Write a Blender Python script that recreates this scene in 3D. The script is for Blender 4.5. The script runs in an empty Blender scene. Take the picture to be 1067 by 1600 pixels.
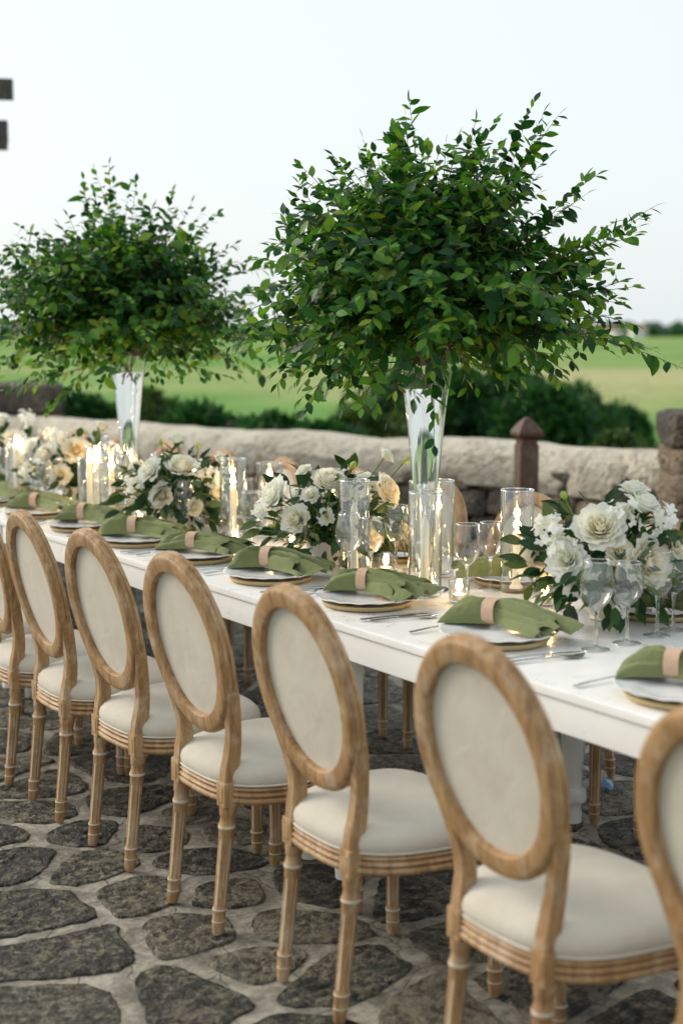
import bpy, bmesh, math, random
import numpy as np
from mathutils import Vector, Matrix, Euler, noise

sc = bpy.context.scene
COL = sc.collection
R = math.radians
PI = math.pi

# ------------------------------------------------------------------ camera
TH = R(33.355)                      # angle between the table's length (+Y) and the view
CAM = Vector((0, 0, 1.54))
cd = bpy.data.cameras.new('camera')
cam = bpy.data.objects.new('camera', cd)
COL.objects.link(cam)
cam.location = CAM
cam.rotation_euler = (R(90 - 7.1375), 0, -TH)
cd.sensor_fit = 'VERTICAL'
cd.sensor_height = 36.0
cd.lens = 2260 * 36 / 1600
cd.clip_end = 6000
cd.dof.use_dof = True
cd.dof.focus_distance = 4.35
cd.dof.aperture_fstop = 2.0
sc.camera = cam
VIEW = Vector((math.sin(TH), math.cos(TH), 0))
RIGHT = Vector((math.cos(TH), -math.sin(TH), 0))

def from_view(d, px, z=0.0):
    """world point d metres along the view, px metres to its right"""
    p = VIEW * d + RIGHT * px
    return Vector((p.x, p.y, z))

# ------------------------------------------------------------------ sky and sun
SUN_EL, SUN_AZ = R(30), TH - R(66)   # azimuth measured from +Y towards +X
w = bpy.data.worlds.new('World')
sc.world = w
w.use_nodes = True
nt = w.node_tree
nt.nodes.clear()
sky = nt.nodes.new('ShaderNodeTexSky')
sky.sky_type = 'NISHITA'
sky.sun_disc = False
sky.sun_elevation = SUN_EL
sky.sun_rotation = SUN_AZ
sky.air_density = 1.0
sky.dust_density = 4.0
sky.ozone_density = 1.0
pale = nt.nodes.new('ShaderNodeMix'); pale.data_type = 'RGBA'; pale.blend_type = 'MIX'
pale.inputs[0].default_value = 0.70
pale.inputs[7].default_value = (8.35, 9.0, 9.05, 1)        # thin bright overcast over the clear sky
bg = nt.nodes.new('ShaderNodeBackground')
bg.inputs[1].default_value = 0.088
wo = nt.nodes.new('ShaderNodeOutputWorld')
nt.links.new(sky.outputs[0], pale.inputs[6])
nt.links.new(pale.outputs[2], bg.inputs[0])
nt.links.new(bg.outputs[0], wo.inputs[0])
sd = bpy.data.lights.new('sun', 'SUN')
sd.energy = 1.5
sd.angle = R(30)
sd.color = (1.0, 0.93, 0.82)
sun = bpy.data.objects.new('sun', sd)
COL.objects.link(sun)
sdir = Vector((math.sin(SUN_AZ) * math.cos(SUN_EL), math.cos(SUN_AZ) * math.cos(SUN_EL), math.sin(SUN_EL)))
sun.rotation_euler = (-sdir).to_track_quat('-Z', 'Y').to_euler()
sc.view_settings.view_transform = 'Standard'
sc.view_settings.look = 'None'
sc.view_settings.exposure = 0.62
sc.view_settings.gamma = 1.0
sc.view_settings.use_curve_mapping = False
sc.render.engine = 'CYCLES'
cy = sc.cycles
cy.use_denoising = True
try:
    cy.denoiser = 'OPENIMAGEDENOISE'
except Exception:
    pass
cy.max_bounces = 10
cy.diffuse_bounces = 6
cy.glossy_bounces = 4
cy.transmission_bounces = 8
cy.transparent_max_bounces = 40
cy.sample_clamp_indirect = 6.0
cy.use_adaptive_sampling = True
cy.adaptive_threshold = 0.02

# ------------------------------------------------------------------ helpers
class MB:
    """collects faces of one mesh"""
    def __init__(s):
        s.v, s.f, s.m = [], [], []
    def add(s, vs, fs, mi=0):
        o = len(s.v)
        s.v += [tuple(p) for p in vs]
        s.f += [tuple(i + o for i in f) for f in fs]
        s.m += [mi] * len(fs)
    def box(s, c, d, rot=None, mi=0):
        vs = []
        for z in (-1, 1):
            for x, y in ((-1, -1), (1, -1), (1, 1), (-1, 1)):
                p = Vector((x * d[0] / 2, y * d[1] / 2, z * d[2] / 2))
                if rot is not None: p = rot @ p
                vs.append(p + Vector(c))
        s.add(vs, [(3, 2, 1, 0), (4, 5, 6, 7), (0, 1, 5, 4), (1, 2, 6, 5), (2, 3, 7, 6), (3, 0, 4, 7)], mi)
    def bbox(s, c, d, b=0.004, mi=0):
        """box with chamfered edges along z and on top"""
        x, y, z = d[0] / 2, d[1] / 2, d[2] / 2
        def ring(ix, zz):
            X, Y = x - ix, y - ix
            q = b
            return [Vector(c) + Vector(p) for p in ((-X + q, -Y, zz), (X - q, -Y, zz), (X, -Y + q, zz), (X, Y - q, zz), (X - q, Y, zz), (-X + q, Y, zz), (-X, Y - q, zz), (-X, -Y + q, zz))]
        s.loft([ring(b, -z), ring(0, -z + b), ring(0, z - b), ring(b * .3, z - b * .3), ring(b, z)], True, True, mi)
    def loft(s, rings, cap0=False, cap1=False, mi=0, closed=True):
        n = len(rings[0])
        vs = [p for r in rings for p in r]
        fs = []
        for i in range(len(rings) - 1):
            for j in range(n if closed else n - 1):
                k = (j + 1) % n
                fs.append((i * n + j, i * n + k, (i + 1) * n + k, (i + 1) * n + j))
        if cap0: fs.append(tuple(reversed(range(n))))
        if cap1: fs.append(tuple(range((len(rings) - 1) * n, len(rings) * n)))
        s.add(vs, fs, mi)
    def lathe(s, prof, seg=24, c=(0, 0, 0), cap0=False, cap1=False, mi=0):
        rings = [[(c[0] + r * math.cos(2 * PI * j / seg), c[1] + r * math.sin(2 * PI * j / seg), c[2] + z) for j in range(seg)] for r, z in prof]
        s.loft(rings, cap0, cap1, mi)
    def tube(s, path, rad, seg=8, cap=True, mi=0):
        path = [Vector(p) for p in path]
        if not hasattr(rad, '__len__'): rad = [rad] * len(path)
        t0 = (path[1] - path[0]).normalized()
        up = t0.orthogonal().normalized()
        rings = []
        for i, p in enumerate(path):
            t = (path[min(i + 1, len(path) - 1)] - path[max(i - 1, 0)]).normalized()
            up = (up - t * up.dot(t)).normalized()
            b = t.cross(up)
            rings.append([p + (up * math.cos(2 * PI * j / seg) + b * math.sin(2 * PI * j / seg)) * rad[i] for j in range(seg)])
        s.loft(rings, cap, cap, mi)
    def mesh(s, name, mats, smooth=True, sharp=35):
        me = bpy.data.meshes.new(name)
        me.from_pydata([tuple(p) for p in s.v], [], s.f)
        for m in (mats if isinstance(mats, (list, tuple)) else [mats]): me.materials.append(m)
        if any(s.m): me.polygons.foreach_set('material_index', s.m)
        if smooth:
            me.polygons.foreach_set('use_smooth', [True] * len(me.polygons))
            if sharp: me.set_sharp_from_angle(angle=R(sharp))
        me.update()
        return me

def link(name, data, parent=None, loc=None, rot=None, scale=None):
    o = bpy.data.objects.new(name, data)
    COL.objects.link(o)
    if parent is not None: o.parent = parent
    if loc is not None: o.location = loc
    if rot is not None: o.rotation_euler = rot
    if scale is not None: o.scale = scale if hasattr(scale, '__len__') else (scale,) * 3
    return o

def tag(o, label=None, cat=None, group=None, kind=None):
    if label: o['label'] = label
    if cat: o['category'] = cat
    if group: o['group'] = group
    if kind: o['kind'] = kind
    return o

def empty(name, loc=(0, 0, 0), rz=0.0):
    o = link(name, None, None, loc, (0, 0, rz))
    o.empty_display_size = 0.1
    return o

KIDS = {}
def kid(name, data, parent, **k):
    o = link(name, data, parent, **k)
    KIDS.setdefault(parent.name, []).append(o)
    return o

def copy_tree(o, parent=None):
    c = o.copy()
    COL.objects.link(c)
    c.parent = parent
    for ch in KIDS.get(o.name, []):
        cc = copy_tree(ch, c)
        KIDS.setdefault(c.name, []).append(cc)
    return c

def ico(sub):
    bm = bmesh.new()
    bmesh.ops.create_icosphere(bm, subdivisions=sub, radius=1)
    vs = [v.co.copy() for v in bm.verts]
    fs = [tuple(v.index for v in f.verts) for f in bm.faces]
    bm.free()
    return vs, fs
ICO1, ICO2, ICO3 = ico(1), ico(2), ico(3)

def nz(p, f=1.0, o=0.0):
    return noise.noise(Vector((p[0] * f + o, p[1] * f + o * 1.7, p[2] * f - o)))

# ------------------------------------------------------------------ materials
def new_mat(name):
    m = bpy.data.materials.new(name)
    m.use_nodes = True
    n = m.node_tree
    b = n.nodes.get('Principled BSDF')
    return m, n, b

def N(n, t, **k):
    o = n.nodes.new(t)
    for a, v in k.items(): setattr(o, a, v)
    return o

def ramp(n, pts, interp='LINEAR'):
    r = n.nodes.new('ShaderNodeValToRGB')
    e = r.color_ramp
    e.interpolation = interp
    while len(e.elements) > 1: e.elements.remove(e.elements[-1])
    e.elements[0].position = pts[0][0]
    e.elements[0].color = (*pts[0][1], 1)
    for p, c in pts[1:]:
        x = e.elements.new(p)
        x.color = (*c, 1)
    return r

def g(v): return (v, v, v)

def coords(n, scale=(1, 1, 1), rnd=True):
    tc = N(n, 'ShaderNodeTexCoord')
    mp = N(n, 'ShaderNodeMapping')
    mp.inputs['Scale'].default_value = scale
    if rnd:
        oi = N(n, 'ShaderNodeObjectInfo')
        ml = N(n, 'ShaderNodeMath', operation='MULTIPLY'); ml.inputs[1].default_value = 37.0
        n.links.new(oi.outputs['Random'], ml.inputs[0])
        n.links.new(ml.outputs[0], mp.inputs['Location'])
    n.links.new(tc.outputs['Object'], mp.inputs['Vector'])
    return mp.outputs[0]

def noise_tex(n, vec, scale, detail=4, rough=.55, dist=0.0):
    t = N(n, 'ShaderNodeTexNoise')
    t.inputs['Scale'].default_value = scale
    t.inputs['Detail'].default_value = detail
    t.inputs['Roughness'].default_value = rough
    t.inputs['Distortion'].default_value = dist
    n.links.new(vec, t.inputs['Vector'])
    return t.outputs['Fac']

def bump(n, b, h, strength, dist, prev=None):
    bp = N(n, 'ShaderNodeBump')
    bp.inputs['Strength'].default_value = strength
    bp.inputs['Distance'].default_value = dist
    n.links.new(h, bp.inputs['Height'])
    if prev is not None: n.links.new(prev, bp.inputs['Normal'])
    if b is not None: n.links.new(bp.outputs[0], b.inputs['Normal'])
    return bp.outputs[0]

def mixc(n, fac, a, b, mode='MIX'):
    m = N(n, 'ShaderNodeMix', data_type='RGBA', blend_type=mode)
    for s, v in ((0, fac), (6, a), (7, b)):
        if isinstance(v, (int, float)): m.inputs[s].default_value = v
        elif isinstance(v, tuple): m.inputs[s].default_value = (*v, 1)
        else: n.links.new(v, m.inputs[s])
    return m.outputs[2]

def mth(n, op, a, b=None):
    m = N(n, 'ShaderNodeMath', operation=op)
    for i, v in enumerate((a, b)):
        if v is None: continue
        if isinstance(v, (int, float)): m.inputs[i].default_value = v
        else: n.links.new(v, m.inputs[i])
    return m.outputs[0]

def m_wood(name, c0, c1, c2, white=.35):
    m, n, b = new_mat(name)
    v = coords(n, (9, 9, 1.2))
    gr = noise_tex(n, v, 6, 6, .6, .6)
    r = ramp(n, [(.30, c0), (.52, c1), (.72, c2)])
    n.links.new(gr, r.inputs[0])
    v2 = coords(n, (1, 1, 1))
    wn = noise_tex(n, v2, 14, 5, .65)
    wr = ramp(n, [(.50, g(0)), (.72, g(white))])
    n.links.new(wn, wr.inputs[0])
    col = mixc(n, wr.outputs[0], r.outputs[0], (.66, .56, .43))
    v3 = coords(n, (60, 60, 3))
    por = noise_tex(n, v3, 8, 2)
    pr = ramp(n, [(.34, g(.55)), (.46, g(1))])
    n.links.new(por, pr.inputs[0])
    col = mixc(n, .7, col, pr.outputs[0], 'MULTIPLY')
    n.links.new(col, b.inputs['Base Color'])
    b.inputs['Roughness'].default_value = .55
    bump(n, b, gr, .25, .002)
    return m

WOOD = m_wood('oak_limewashed', (.225, .116, .046), (.37, .212, .092), (.49, .322, .162), .45)
WOODLINE = new_mat('limewash')[0]
_b = WOODLINE.node_tree.nodes['Principled BSDF']; _b.inputs['Base Color'].default_value = (.62, .52, .40, 1); _b.inputs['Roughness'].default_value = .7
WOODDARK = m_wood('dark_post_wood', (.035, .014, .007), (.075, .031, .016), (.115, .058, .033), .08)
BEAM = m_wood('weathered_beam', (.02, .017, .015), (.045, .04, .036), (.08, .072, .066), .1)

def m_fabric(name, c0, c1, scale=900, rough=.9, bs=.35, sheen=.2):
    m, n, b = new_mat(name)
    tc = N(n, 'ShaderNodeTexCoord')
    vec = tc.outputs['Object']
    a = noise_tex(n, coords(n, (scale, scale * .25, scale)), 1, 2)
    c = noise_tex(n, coords(n, (scale * .25, scale, scale * .25)), 1, 2)
    wv = mth(n, 'ADD', a, c)
    big = noise_tex(n, coords(n), 9, 3)
    r = ramp(n, [(.3, c0), (.7, c1)])
    n.links.new(big, r.inputs[0])
    wr = ramp(n, [(.35, g(.86)), (.65, g(1.0))])
    n.links.new(mth(n, 'MULTIPLY', wv, .5), wr.inputs[0])
    n.links.new(mixc(n, 1.0, r.outputs[0], wr.outputs[0], 'MULTIPLY'), b.inputs['Base Color'])
    b.inputs['Roughness'].default_value = rough
    b.inputs['Sheen Weight'].default_value = sheen
    b.inputs['Specular IOR Level'].default_value = .2
    crease = noise_tex(n, coords(n), 16, 3, .5, .8)
    p = bump(n, None, crease, .22, .012)
    bump(n, b, wv, bs, .0006, p)
    return m

SEATFAB = m_fabric('cream_linen', (.56, .505, .415), (.63, .58, .49))
NAPFAB = m_fabric('olive_linen', (.165, .192, .080), (.222, .252, .108), 700, .95, .5)
LEATHER = m_fabric('blush_leather', (.56, .36, .25), (.66, .46, .34), 200, .6, .2, 0)

def m_paint(name, c, rough=.35, wear=.04):
    m, n, b = new_mat(name)
    v = coords(n)
    a = noise_tex(n, v, 5, 5, .6)
    r = ramp(n, [(.3, tuple(x * (1 - wear * 2) for x in c)), (.7, c)])
    n.links.new(a, r.inputs[0])
    n.links.new(r.outputs[0], b.inputs['Base Color'])
    rr = ramp(n, [(.3, g(rough - .08)), (.7, g(rough + .1))])
    n.links.new(noise_tex(n, v, 18, 4), rr.inputs[0])
    n.links.new(rr.outputs[0], b.inputs['Roughness'])
    bump(n, b, noise_tex(n, coords(n, (60, 3, 60)), 4, 3), .06, .002)
    return m
TABLEWHITE = m_paint('white_table_paint', (.84, .83, .81), .33)
CHINA = m_paint('white_china', (.82, .81, .80), .18, .01)
BOWL = m_paint('pale_stoneware', (.72, .69, .64), .45)
def m_flat(name, c, rough=.5, metal=0.0):
    m, n, b = new_mat(name)
    b.inputs['Base Color'].default_value = (*c, 1)
    b.inputs['Roughness'].default_value = rough
    b.inputs['Metallic'].default_value = metal
    return m, n, b
GOLD = m_paint('gold_charger', (.58, .45, .24), .5, .1)
GOLD.node_tree.nodes['Principled BSDF'].inputs['Metallic'].default_value = .25
SILVER = m_flat('polished_steel', (.62, .62, .62), .16, 1.0)[0]
PAPER = m_paint('white_paper', (.84, .83, .82), .8, .02)
WICK = m_flat('wick', (.03, .02, .015), .9)[0]
TIN = m_flat('tealight_tin', (.75, .73, .70), .3, 1.0)[0]
WRAP = m_flat('blue_wrapper', (.25, .40, .68), .35)[0]

def m_wax():
    m, n, b = new_mat('ivory_wax')
    b.inputs['Base Color'].default_value = (.86, .81, .70, 1)
    b.inputs['Roughness'].default_value = .45
    b.inputs['Subsurface Weight'].default_value = .35
    b.inputs['Subsurface Radius'].default_value = (.02, .012, .006)
    b.inputs['Subsurface Scale'].default_value = .6
    return m
WAX = m_wax()

def m_flame():
    m, n, b = new_mat('candle_flame')
    n.nodes.remove(b)
    e = N(n, 'ShaderNodeEmission')
    e.inputs[0].default_value = (1.0, .70, .30, 1)
    e.inputs[1].default_value = 26
    n.links.new(e.outputs[0], n.nodes['Material Output'].inputs[0])
    return m
FLAME = m_flame()

def m_thin_glass(name='clear_thin_glass', tint=(.975, .985, .98)):
    m, n, b = new_mat(name)
    n.nodes.remove(b)
    lw = N(n, 'ShaderNodeLayerWeight'); lw.inputs[0].default_value = .5
    f = mth(n, 'POWER', lw.outputs['Facing'], 3.0)
    f = mth(n, 'ADD', mth(n, 'MULTIPLY', f, .88), .11)
    tr = N(n, 'ShaderNodeBsdfTransparent')
    n.links.new(mixc(n, mth(n, 'POWER', lw.outputs['Facing'], 4.5), tint, (.30, .34, .33)), tr.inputs[0])
    gl = N(n, 'ShaderNodeBsdfGlossy'); gl.inputs['Roughness'].default_value = .02
    mx = N(n, 'ShaderNodeMixShader')
    n.links.new(f, mx.inputs[0]); n.links.new(tr.outputs[0], mx.inputs[1]); n.links.new(gl.outputs[0], mx.inputs[2])
    n.links.new(mx.outputs[0], n.nodes['Material Output'].inputs[0])
    return m
GLASS = m_thin_glass()
def m_solid(name, ior, c=(1, 1, 1)):
    m, n, b = new_mat(name)
    n.nodes.remove(b)
    gl = N(n, 'ShaderNodeBsdfGlass'); gl.inputs['IOR'].default_value = ior; gl.inputs['Roughness'].default_value = 0
    gl.inputs['Color'].default_value = (*c, 1)
    n.links.new(gl.outputs[0], n.nodes['Material Output'].inputs[0])
    return m
SOLIDGLASS = m_solid('solid_glass', 1.47, (.97, .985, .98))
WATER = m_solid('vase_water', 1.333, (.985, .995, .99))

def m_leaf(name, stops, trans=.34, rough=.46):
    m, n, b = new_mat(name)
    geo = N(n, 'ShaderNodeNewGeometry')
    oi = N(n, 'ShaderNodeObjectInfo')
    r1 = mth(n, 'FRACT', mth(n, 'ADD', geo.outputs['Random Per Island'], oi.outputs['Random']))
    rp = ramp(n, stops)
    n.links.new(r1, rp.inputs[0])
    tc = N(n, 'ShaderNodeTexCoord')
    mot = noise_tex(n, tc.outputs['Object'], 60, 3)
    mr = ramp(n, [(.3, g(.75)), (.7, g(1.15))])
    n.links.new(mot, mr.inputs[0])
    col = mixc(n, 1.0, rp.outputs[0], mr.outputs[0], 'MULTIPLY')
    n.links.new(col, b.inputs['Base Color'])
    b.inputs['Roughness'].default_value = rough
    b.inputs['Specular IOR Level'].default_value = .32
    t = N(n, 'ShaderNodeBsdfTranslucent')
    tcol = mixc(n, 1.0, col, (1.5, 1.5, .6), 'MULTIPLY')
    n.links.new(tcol, t.inputs[0])
    mx = N(n, 'ShaderNodeMixShader'); mx.inputs[0].default_value = trans
    n.links.new(b.outputs[0], mx.inputs[1]); n.links.new(t.outputs[0], mx.inputs[2])
    n.links.new(mx.outputs[0], n.nodes['Material Output'].inputs[0])
    return m
LEAF = m_leaf('glossy_leaf', [(0, (.008, .042, .014)), (.30, (.020, .092, .022)), (.55, (.045, .155, .022)), (.76, (.095, .24, .028)), (.94, (.17, .31, .035)), (1, (.20, .30, .04))])
LEAFB = m_leaf('bouquet_leaf', [(0, (.010, .035, .014)), (.5, (.022, .068, .022)), (.85, (.05, .11, .03)), (1, (.11, .15, .04))], .25)
BUSHLEAF = m_leaf('bush_leaf', [(0, (.010, .045, .016)), (.5, (.020, .085, .026)), (.85, (.038, .13, .032)), (1, (.08, .18, .04))], .3, .5)
SHRUBLEAF = m_leaf('shrub_leaf', [(0, (.02, .05, .015)), (.5, (.045, .095, .025)), (.85, (.085, .15, .035)), (1, (.16, .19, .06))], .3, .5)
STEM = m_flat('green_stem', (.10, .17, .035), .5)[0]
TWIG = m_flat('brown_twig', (.11, .065, .03), .7)[0]
BARK = m_flat('bark', (.06, .045, .03), .9)[0]
MAGENTA = m_leaf('bougainvillea_bract', [(0, (.42, .03, .22)), (1, (.62, .07, .36))], .35, .6)
BUDGREEN = m_flat('bud_green', (.34, .42, .06), .5)[0]

def m_petal(name, inner, outer, trans=.48, rad=.05):
    m, n, b = new_mat(name)
    tc = N(n, 'ShaderNodeTexCoord')
    ln = N(n, 'ShaderNodeVectorMath', operation='LENGTH')
    n.links.new(tc.outputs['Object'], ln.inputs[0])
    rp = ramp(n, [(.12, inner), (.85, outer)])
    n.links.new(mth(n, 'DIVIDE', ln.outputs['Value'], rad), rp.inputs[0])
    n.links.new(rp.outputs[0], b.inputs['Base Color'])
    b.inputs['Roughness'].default_value = .6
    b.inputs['Specular IOR Level'].default_value = .25
    b.inputs['Sheen Weight'].default_value = .15
    t = N(n, 'ShaderNodeBsdfTranslucent')
    n.links.new(rp.outputs[0], t.inputs[0])
    mx = N(n, 'ShaderNodeMixShader'); mx.inputs[0].default_value = trans
    n.links.new(b.outputs[0], mx.inputs[1]); n.links.new(t.outputs[0], mx.inputs[2])
    n.links.new(mx.outputs[0], n.nodes['Material Output'].inputs[0])
    return m
ROSECREAM = m_petal('cream_rose_petal', (.92, .85, .60), (.95, .94, .88))
ROSEPEACH = m_petal('peach_rose_petal', (.93, .81, .56), (.95, .91, .81))
ROSEWHITE = m_petal('white_petal', (.88, .88, .68), (.93, .93, .89))

def m_flag():
    m, n, b = new_mat('dark_coral_flagstone')
    v = coords(n)
    oi = N(n, 'ShaderNodeObjectInfo')
    big = noise_tex(n, v, 5, 5, .65)
    mid = noise_tex(n, v, 34, 6, .75)
    fine = noise_tex(n, v, 110, 5, .75)
    vo = N(n, 'ShaderNodeTexVoronoi'); vo.inputs['Scale'].default_value = 42
    wob = mixc(n, .12, v, noise_col(n, v, 24))
    n.links.new(wob, vo.inputs['Vector'])
    base = ramp(n, [(.24, (.009, .009, .007)), (.38, (.023, .022, .016)), (.48, (.056, .051, .036)), (.57, (.135, .12, .083)), (.69, (.26, .228, .16)), (.85, (.36, .32, .23))])
    s = mth(n, 'ADD', mth(n, 'MULTIPLY', big, .28), mth(n, 'MULTIPLY', mid, .72))
    shift = mth(n, 'MULTIPLY', mth(n, 'SUBTRACT', oi.outputs['Random'], .55), .09)
    s = mth(n, 'ADD', s, shift)
    s = mth(n, 'ADD', mth(n, 'MULTIPLY', mth(n, 'SUBTRACT', s, .5), 2.6), .49)
    n.links.new(s, base.inputs[0])
    pit = ramp(n, [(.14, g(.25)), (.34, g(1))])  # shade inside the stone's pits, painted into the colour
    n.links.new(vo.outputs['Distance'], pit.inputs[0])
    col = mixc(n, .75, base.outputs[0], pit.outputs[0], 'MULTIPLY')
    och = ramp(n, [(.60, g(0)), (.70, g(.6))])
    n.links.new(noise_tex(n, v, 16, 4, .6, .5), och.inputs[0])
    col = mixc(n, och.outputs[0], col, (.13, .095, .045))
    fl = ramp(n, [(.60, g(0)), (.68, g(.75))])
    n.links.new(fine, fl.inputs[0])
    col = mixc(n, fl.outputs[0], col, (.26, .25, .21))
    mo = ramp(n, [(.56, g(0)), (.66, g(.7))]); n.links.new(noise_tex(n, v, 7, 5, .7), mo.inputs[0])
    col = mixc(n, mo.outputs[0], col, (.035, .05, .018))
    pch = ramp(n, [(.54, g(0)), (.60, g(.8))]); n.links.new(noise_tex(n, v, 13, 6, .75, .6), pch.inputs[0])
    col = mixc(n, pch.outputs[0], col, mixc(n, mid, (.10, .085, .055), (.33, .29, .21)))
    tan = ramp(n, [(.72, g(0)), (.78, g(.6))]); n.links.new(oi.outputs['Random'], tan.inputs[0])
    tn = ramp(n, [(.30, (.035, .033, .025)), (.50, (.16, .14, .098)), (.70, (.29, .255, .18))]); n.links.new(s, tn.inputs[0])
    col = mixc(n, tan.outputs[0], col, tn.outputs[0])
    n.links.new(col, b.inputs['Base Color'])
    b.inputs['Roughness'].default_value = .62
    h = mth(n, 'ADD', mth(n, 'MULTIPLY', mid, .7), mth(n, 'MULTIPLY', vo.outputs['Distance'], .5))
    p = bump(n, None, h, .8, .035)
    bump(n, b, fine, .8, .010, p)
    return m
def noise_col(n, v, s):
    t = N(n, 'ShaderNodeTexNoise'); t.inputs['Scale'].default_value = s; t.inputs['Detail'].default_value = 2
    n.links.new(v, t.inputs['Vector'])
    return t.outputs['Color']
FLAG = m_flag()

def m_mortar():
    m, n, b = new_mat('pale_mortar')
    v = coords(n, rnd=False)
    a = noise_tex(n, v, 3, 6, .65)
    c = noise_tex(n, v, 42, 6, .75)
    r = ramp(n, [(.40, (.15, .133, .105)), (.49, (.32, .29, .235)), (.58, (.45, .415, .345))])
    n.links.new(mth(n, 'ADD', mth(n, 'MULTIPLY', a, .6), mth(n, 'MULTIPLY', c, .4)), r.inputs[0])
    st_ = ramp(n, [(.42, g(.45)), (.56, g(1))]); n.links.new(noise_tex(n, v, 9, 6, .7, .5), st_.inputs[0])
    cr = N(n, 'ShaderNodeTexVoronoi', feature='DISTANCE_TO_EDGE'); cr.inputs['Scale'].default_value = 4.5
    n.links.new(mixc(n, .12, v, noise_col(n, v, 6)), cr.inputs['Vector'])
    ck = ramp(n, [(.0, g(.35)), (.018, g(1))])
    n.links.new(cr.outputs['Distance'], ck.inputs[0])
    n.links.new(mixc(n, .8, mixc(n, .8, r.outputs[0], st_.outputs[0], 'MULTIPLY'), ck.outputs[0], 'MULTIPLY'), b.inputs['Base Color'])
    b.inputs['Roughness'].default_value = .85
    p = bump(n, None, c, .5, .012)
    bump(n, b, ck.outputs[0], .4, .006, p)
    return m
MORTAR = m_mortar()

def m_coral(name, lo, mid_, hi, pits=.8, scale=9, relief=.12):
    m, n, b = new_mat(name)
    v = coords(n)
    a = noise_tex(n, v, scale * .35, 5, .6)
    c = noise_tex(n, v, scale * 1.6, 6, .7)
    r = ramp(n, [(.30, lo), (.5, mid_), (.7, hi)])
    n.links.new(mth(n, 'ADD', mth(n, 'MULTIPLY', a, .5), mth(n, 'MULTIPLY', c, .5)), r.inputs[0])
    vo = N(n, 'ShaderNodeTexVoronoi'); vo.inputs['Scale'].default_value = scale * 2.2
    n.links.new(mixc(n, .3, v, noise_col(n, v, scale)), vo.inputs['Vector'])
    pt = ramp(n, [(.10, g(1 - pits)), (.30, g(1))])
    n.links.new(vo.outputs['Distance'], pt.inputs[0])
    n.links.new(mixc(n, .8, r.outputs[0], pt.outputs[0], 'MULTIPLY'), b.inputs['Base Color'])
    b.inputs['Roughness'].default_value = .9
    h = mth(n, 'ADD', mth(n, 'MULTIPLY', c, .8), mth(n, 'MULTIPLY', vo.outputs['Distance'], .7))
    bump(n, b, h, 1.0, relief)
    return m
CORAL = m_coral('coral_stone', (.15, .10, .065), (.40, .30, .205), (.58, .46, .34))
CORALDARK = m_coral('weathered_coral_stone', (.05, .042, .036), (.15, .125, .10), (.30, .25, .19))
CAPSTONE = m_coral('pale_wall_cap', (.25, .21, .15), (.57, .51, .41), (.70, .65, .545), .5, 8, .03)
RUBBLE = m_coral('wall_core', (.05, .035, .022), (.10, .075, .05), (.17, .13, .09))

def m_field():
    m, n, b = new_mat('field_grass')
    tc = N(n, 'ShaderNodeTexCoord')
    v = tc.outputs['Object']
    mp = N(n, 'ShaderNodeMapping'); mp.inputs['Scale'].default_value = (.011, .022, .02); mp.inputs['Rotation'].default_value = (0, 0, TH)
    n.links.new(v, mp.inputs['Vector'])
    a = noise_tex(n, mp.outputs[0], 1.6, 4, .55, .4)
    r = ramp(n, [(.36, (.11, .25, .05)), (.48, (.17, .32, .075)), (.56, (.26, .35, .11)), (.66, (.36, .35, .15))])
    n.links.new(a, r.inputs[0])
    # a parcel of dry grass on the far slope
    pc = from_view(95, 22)
    vm = N(n, 'ShaderNodeVectorMath', operation='DISTANCE'); n.links.new(v, vm.inputs[0]); vm.inputs[1].default_value = (pc.x, pc.y, -1.5)
    dn = mth(n, 'ADD', vm.outputs['Value'], mth(n, 'MULTIPLY', noise_tex(n, v, .06, 3), 40))
    pr = ramp(n, [(.40, g(.85)), (.75, g(0))]); n.links.new(mth(n, 'DIVIDE', dn, 80), pr.inputs[0])
    f = noise_tex(n, v, 1.2, 5, .6)
    fr = ramp(n, [(.3, g(.7)), (.7, g(1.1))])
    n.links.new(f, fr.inputs[0])
    n.links.new(mixc(n, 1.0, mixc(n, pr.outputs[0], r.outputs[0], (.46, .42, .21)), fr.outputs[0], 'MULTIPLY'), b.inputs['Base Color'])
    b.inputs['Roughness'].default_value = .95
    b.inputs['Specular IOR Level'].default_value = .1
    bump(n, b, f, .6, .4)
    return m
FIELD = m_field()
HOUSEWALL = m_paint('white_render', (.72, .70, .66), .8)
HOUSEROOF = m_paint('clay_roof', (.30, .16, .11), .8)
PANE = m_flat('dark_pane', (.03, .035, .04), .1)[0]

# ------------------------------------------------------------------ setting: ground
def wall_x(y):
    """x of the wall's camera face as a function of y along the terrace"""
    pts = [(-4, 8.6), (2, 7.3), (5.9, 6.28), (7.0, 6.02), (8.2, 5.46), (9.1, 5.02), (10.0, 4.80), (11.0, 4.55), (12.5, 4.25), (16, 3.4)]
    for (a, xa), (b, xb) in zip(pts, pts[1:]):
        if y <= b:
            t = (y - a) / (b - a)
            return xa + (xb - xa) * t
    return pts[-1][1]

def terrain_z(x, y):
    d = x - wall_x(min(max(y, -4), 16)) if y < 60 else 40
    d = max(d, (y - 17))
    t = min(max((d - .2) / 9, 0), 1)
    t = t * t * (3 - 2 * t)
    return -.25 - 1.25 * t

mb = MB()
radii = [0.5] + [1.2 * (1.13 ** i) for i in range(64)]
NA = 128
rings = []
for r_ in radii:
    ring = []
    for j in range(NA):
        a = 2 * PI * j / NA
        x, y = r_ * math.cos(a), r_ * math.sin(a)
        z = terrain_z(x, y) + (0 if r_ < 20 else .12 * nz((x, y, 0), .05))
        ring.append((x, y, z))
    rings.append(ring)
mb.loft(rings, True, False)
tag(link('field', mb.mesh('field', FIELD)), kind='structure')

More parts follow.
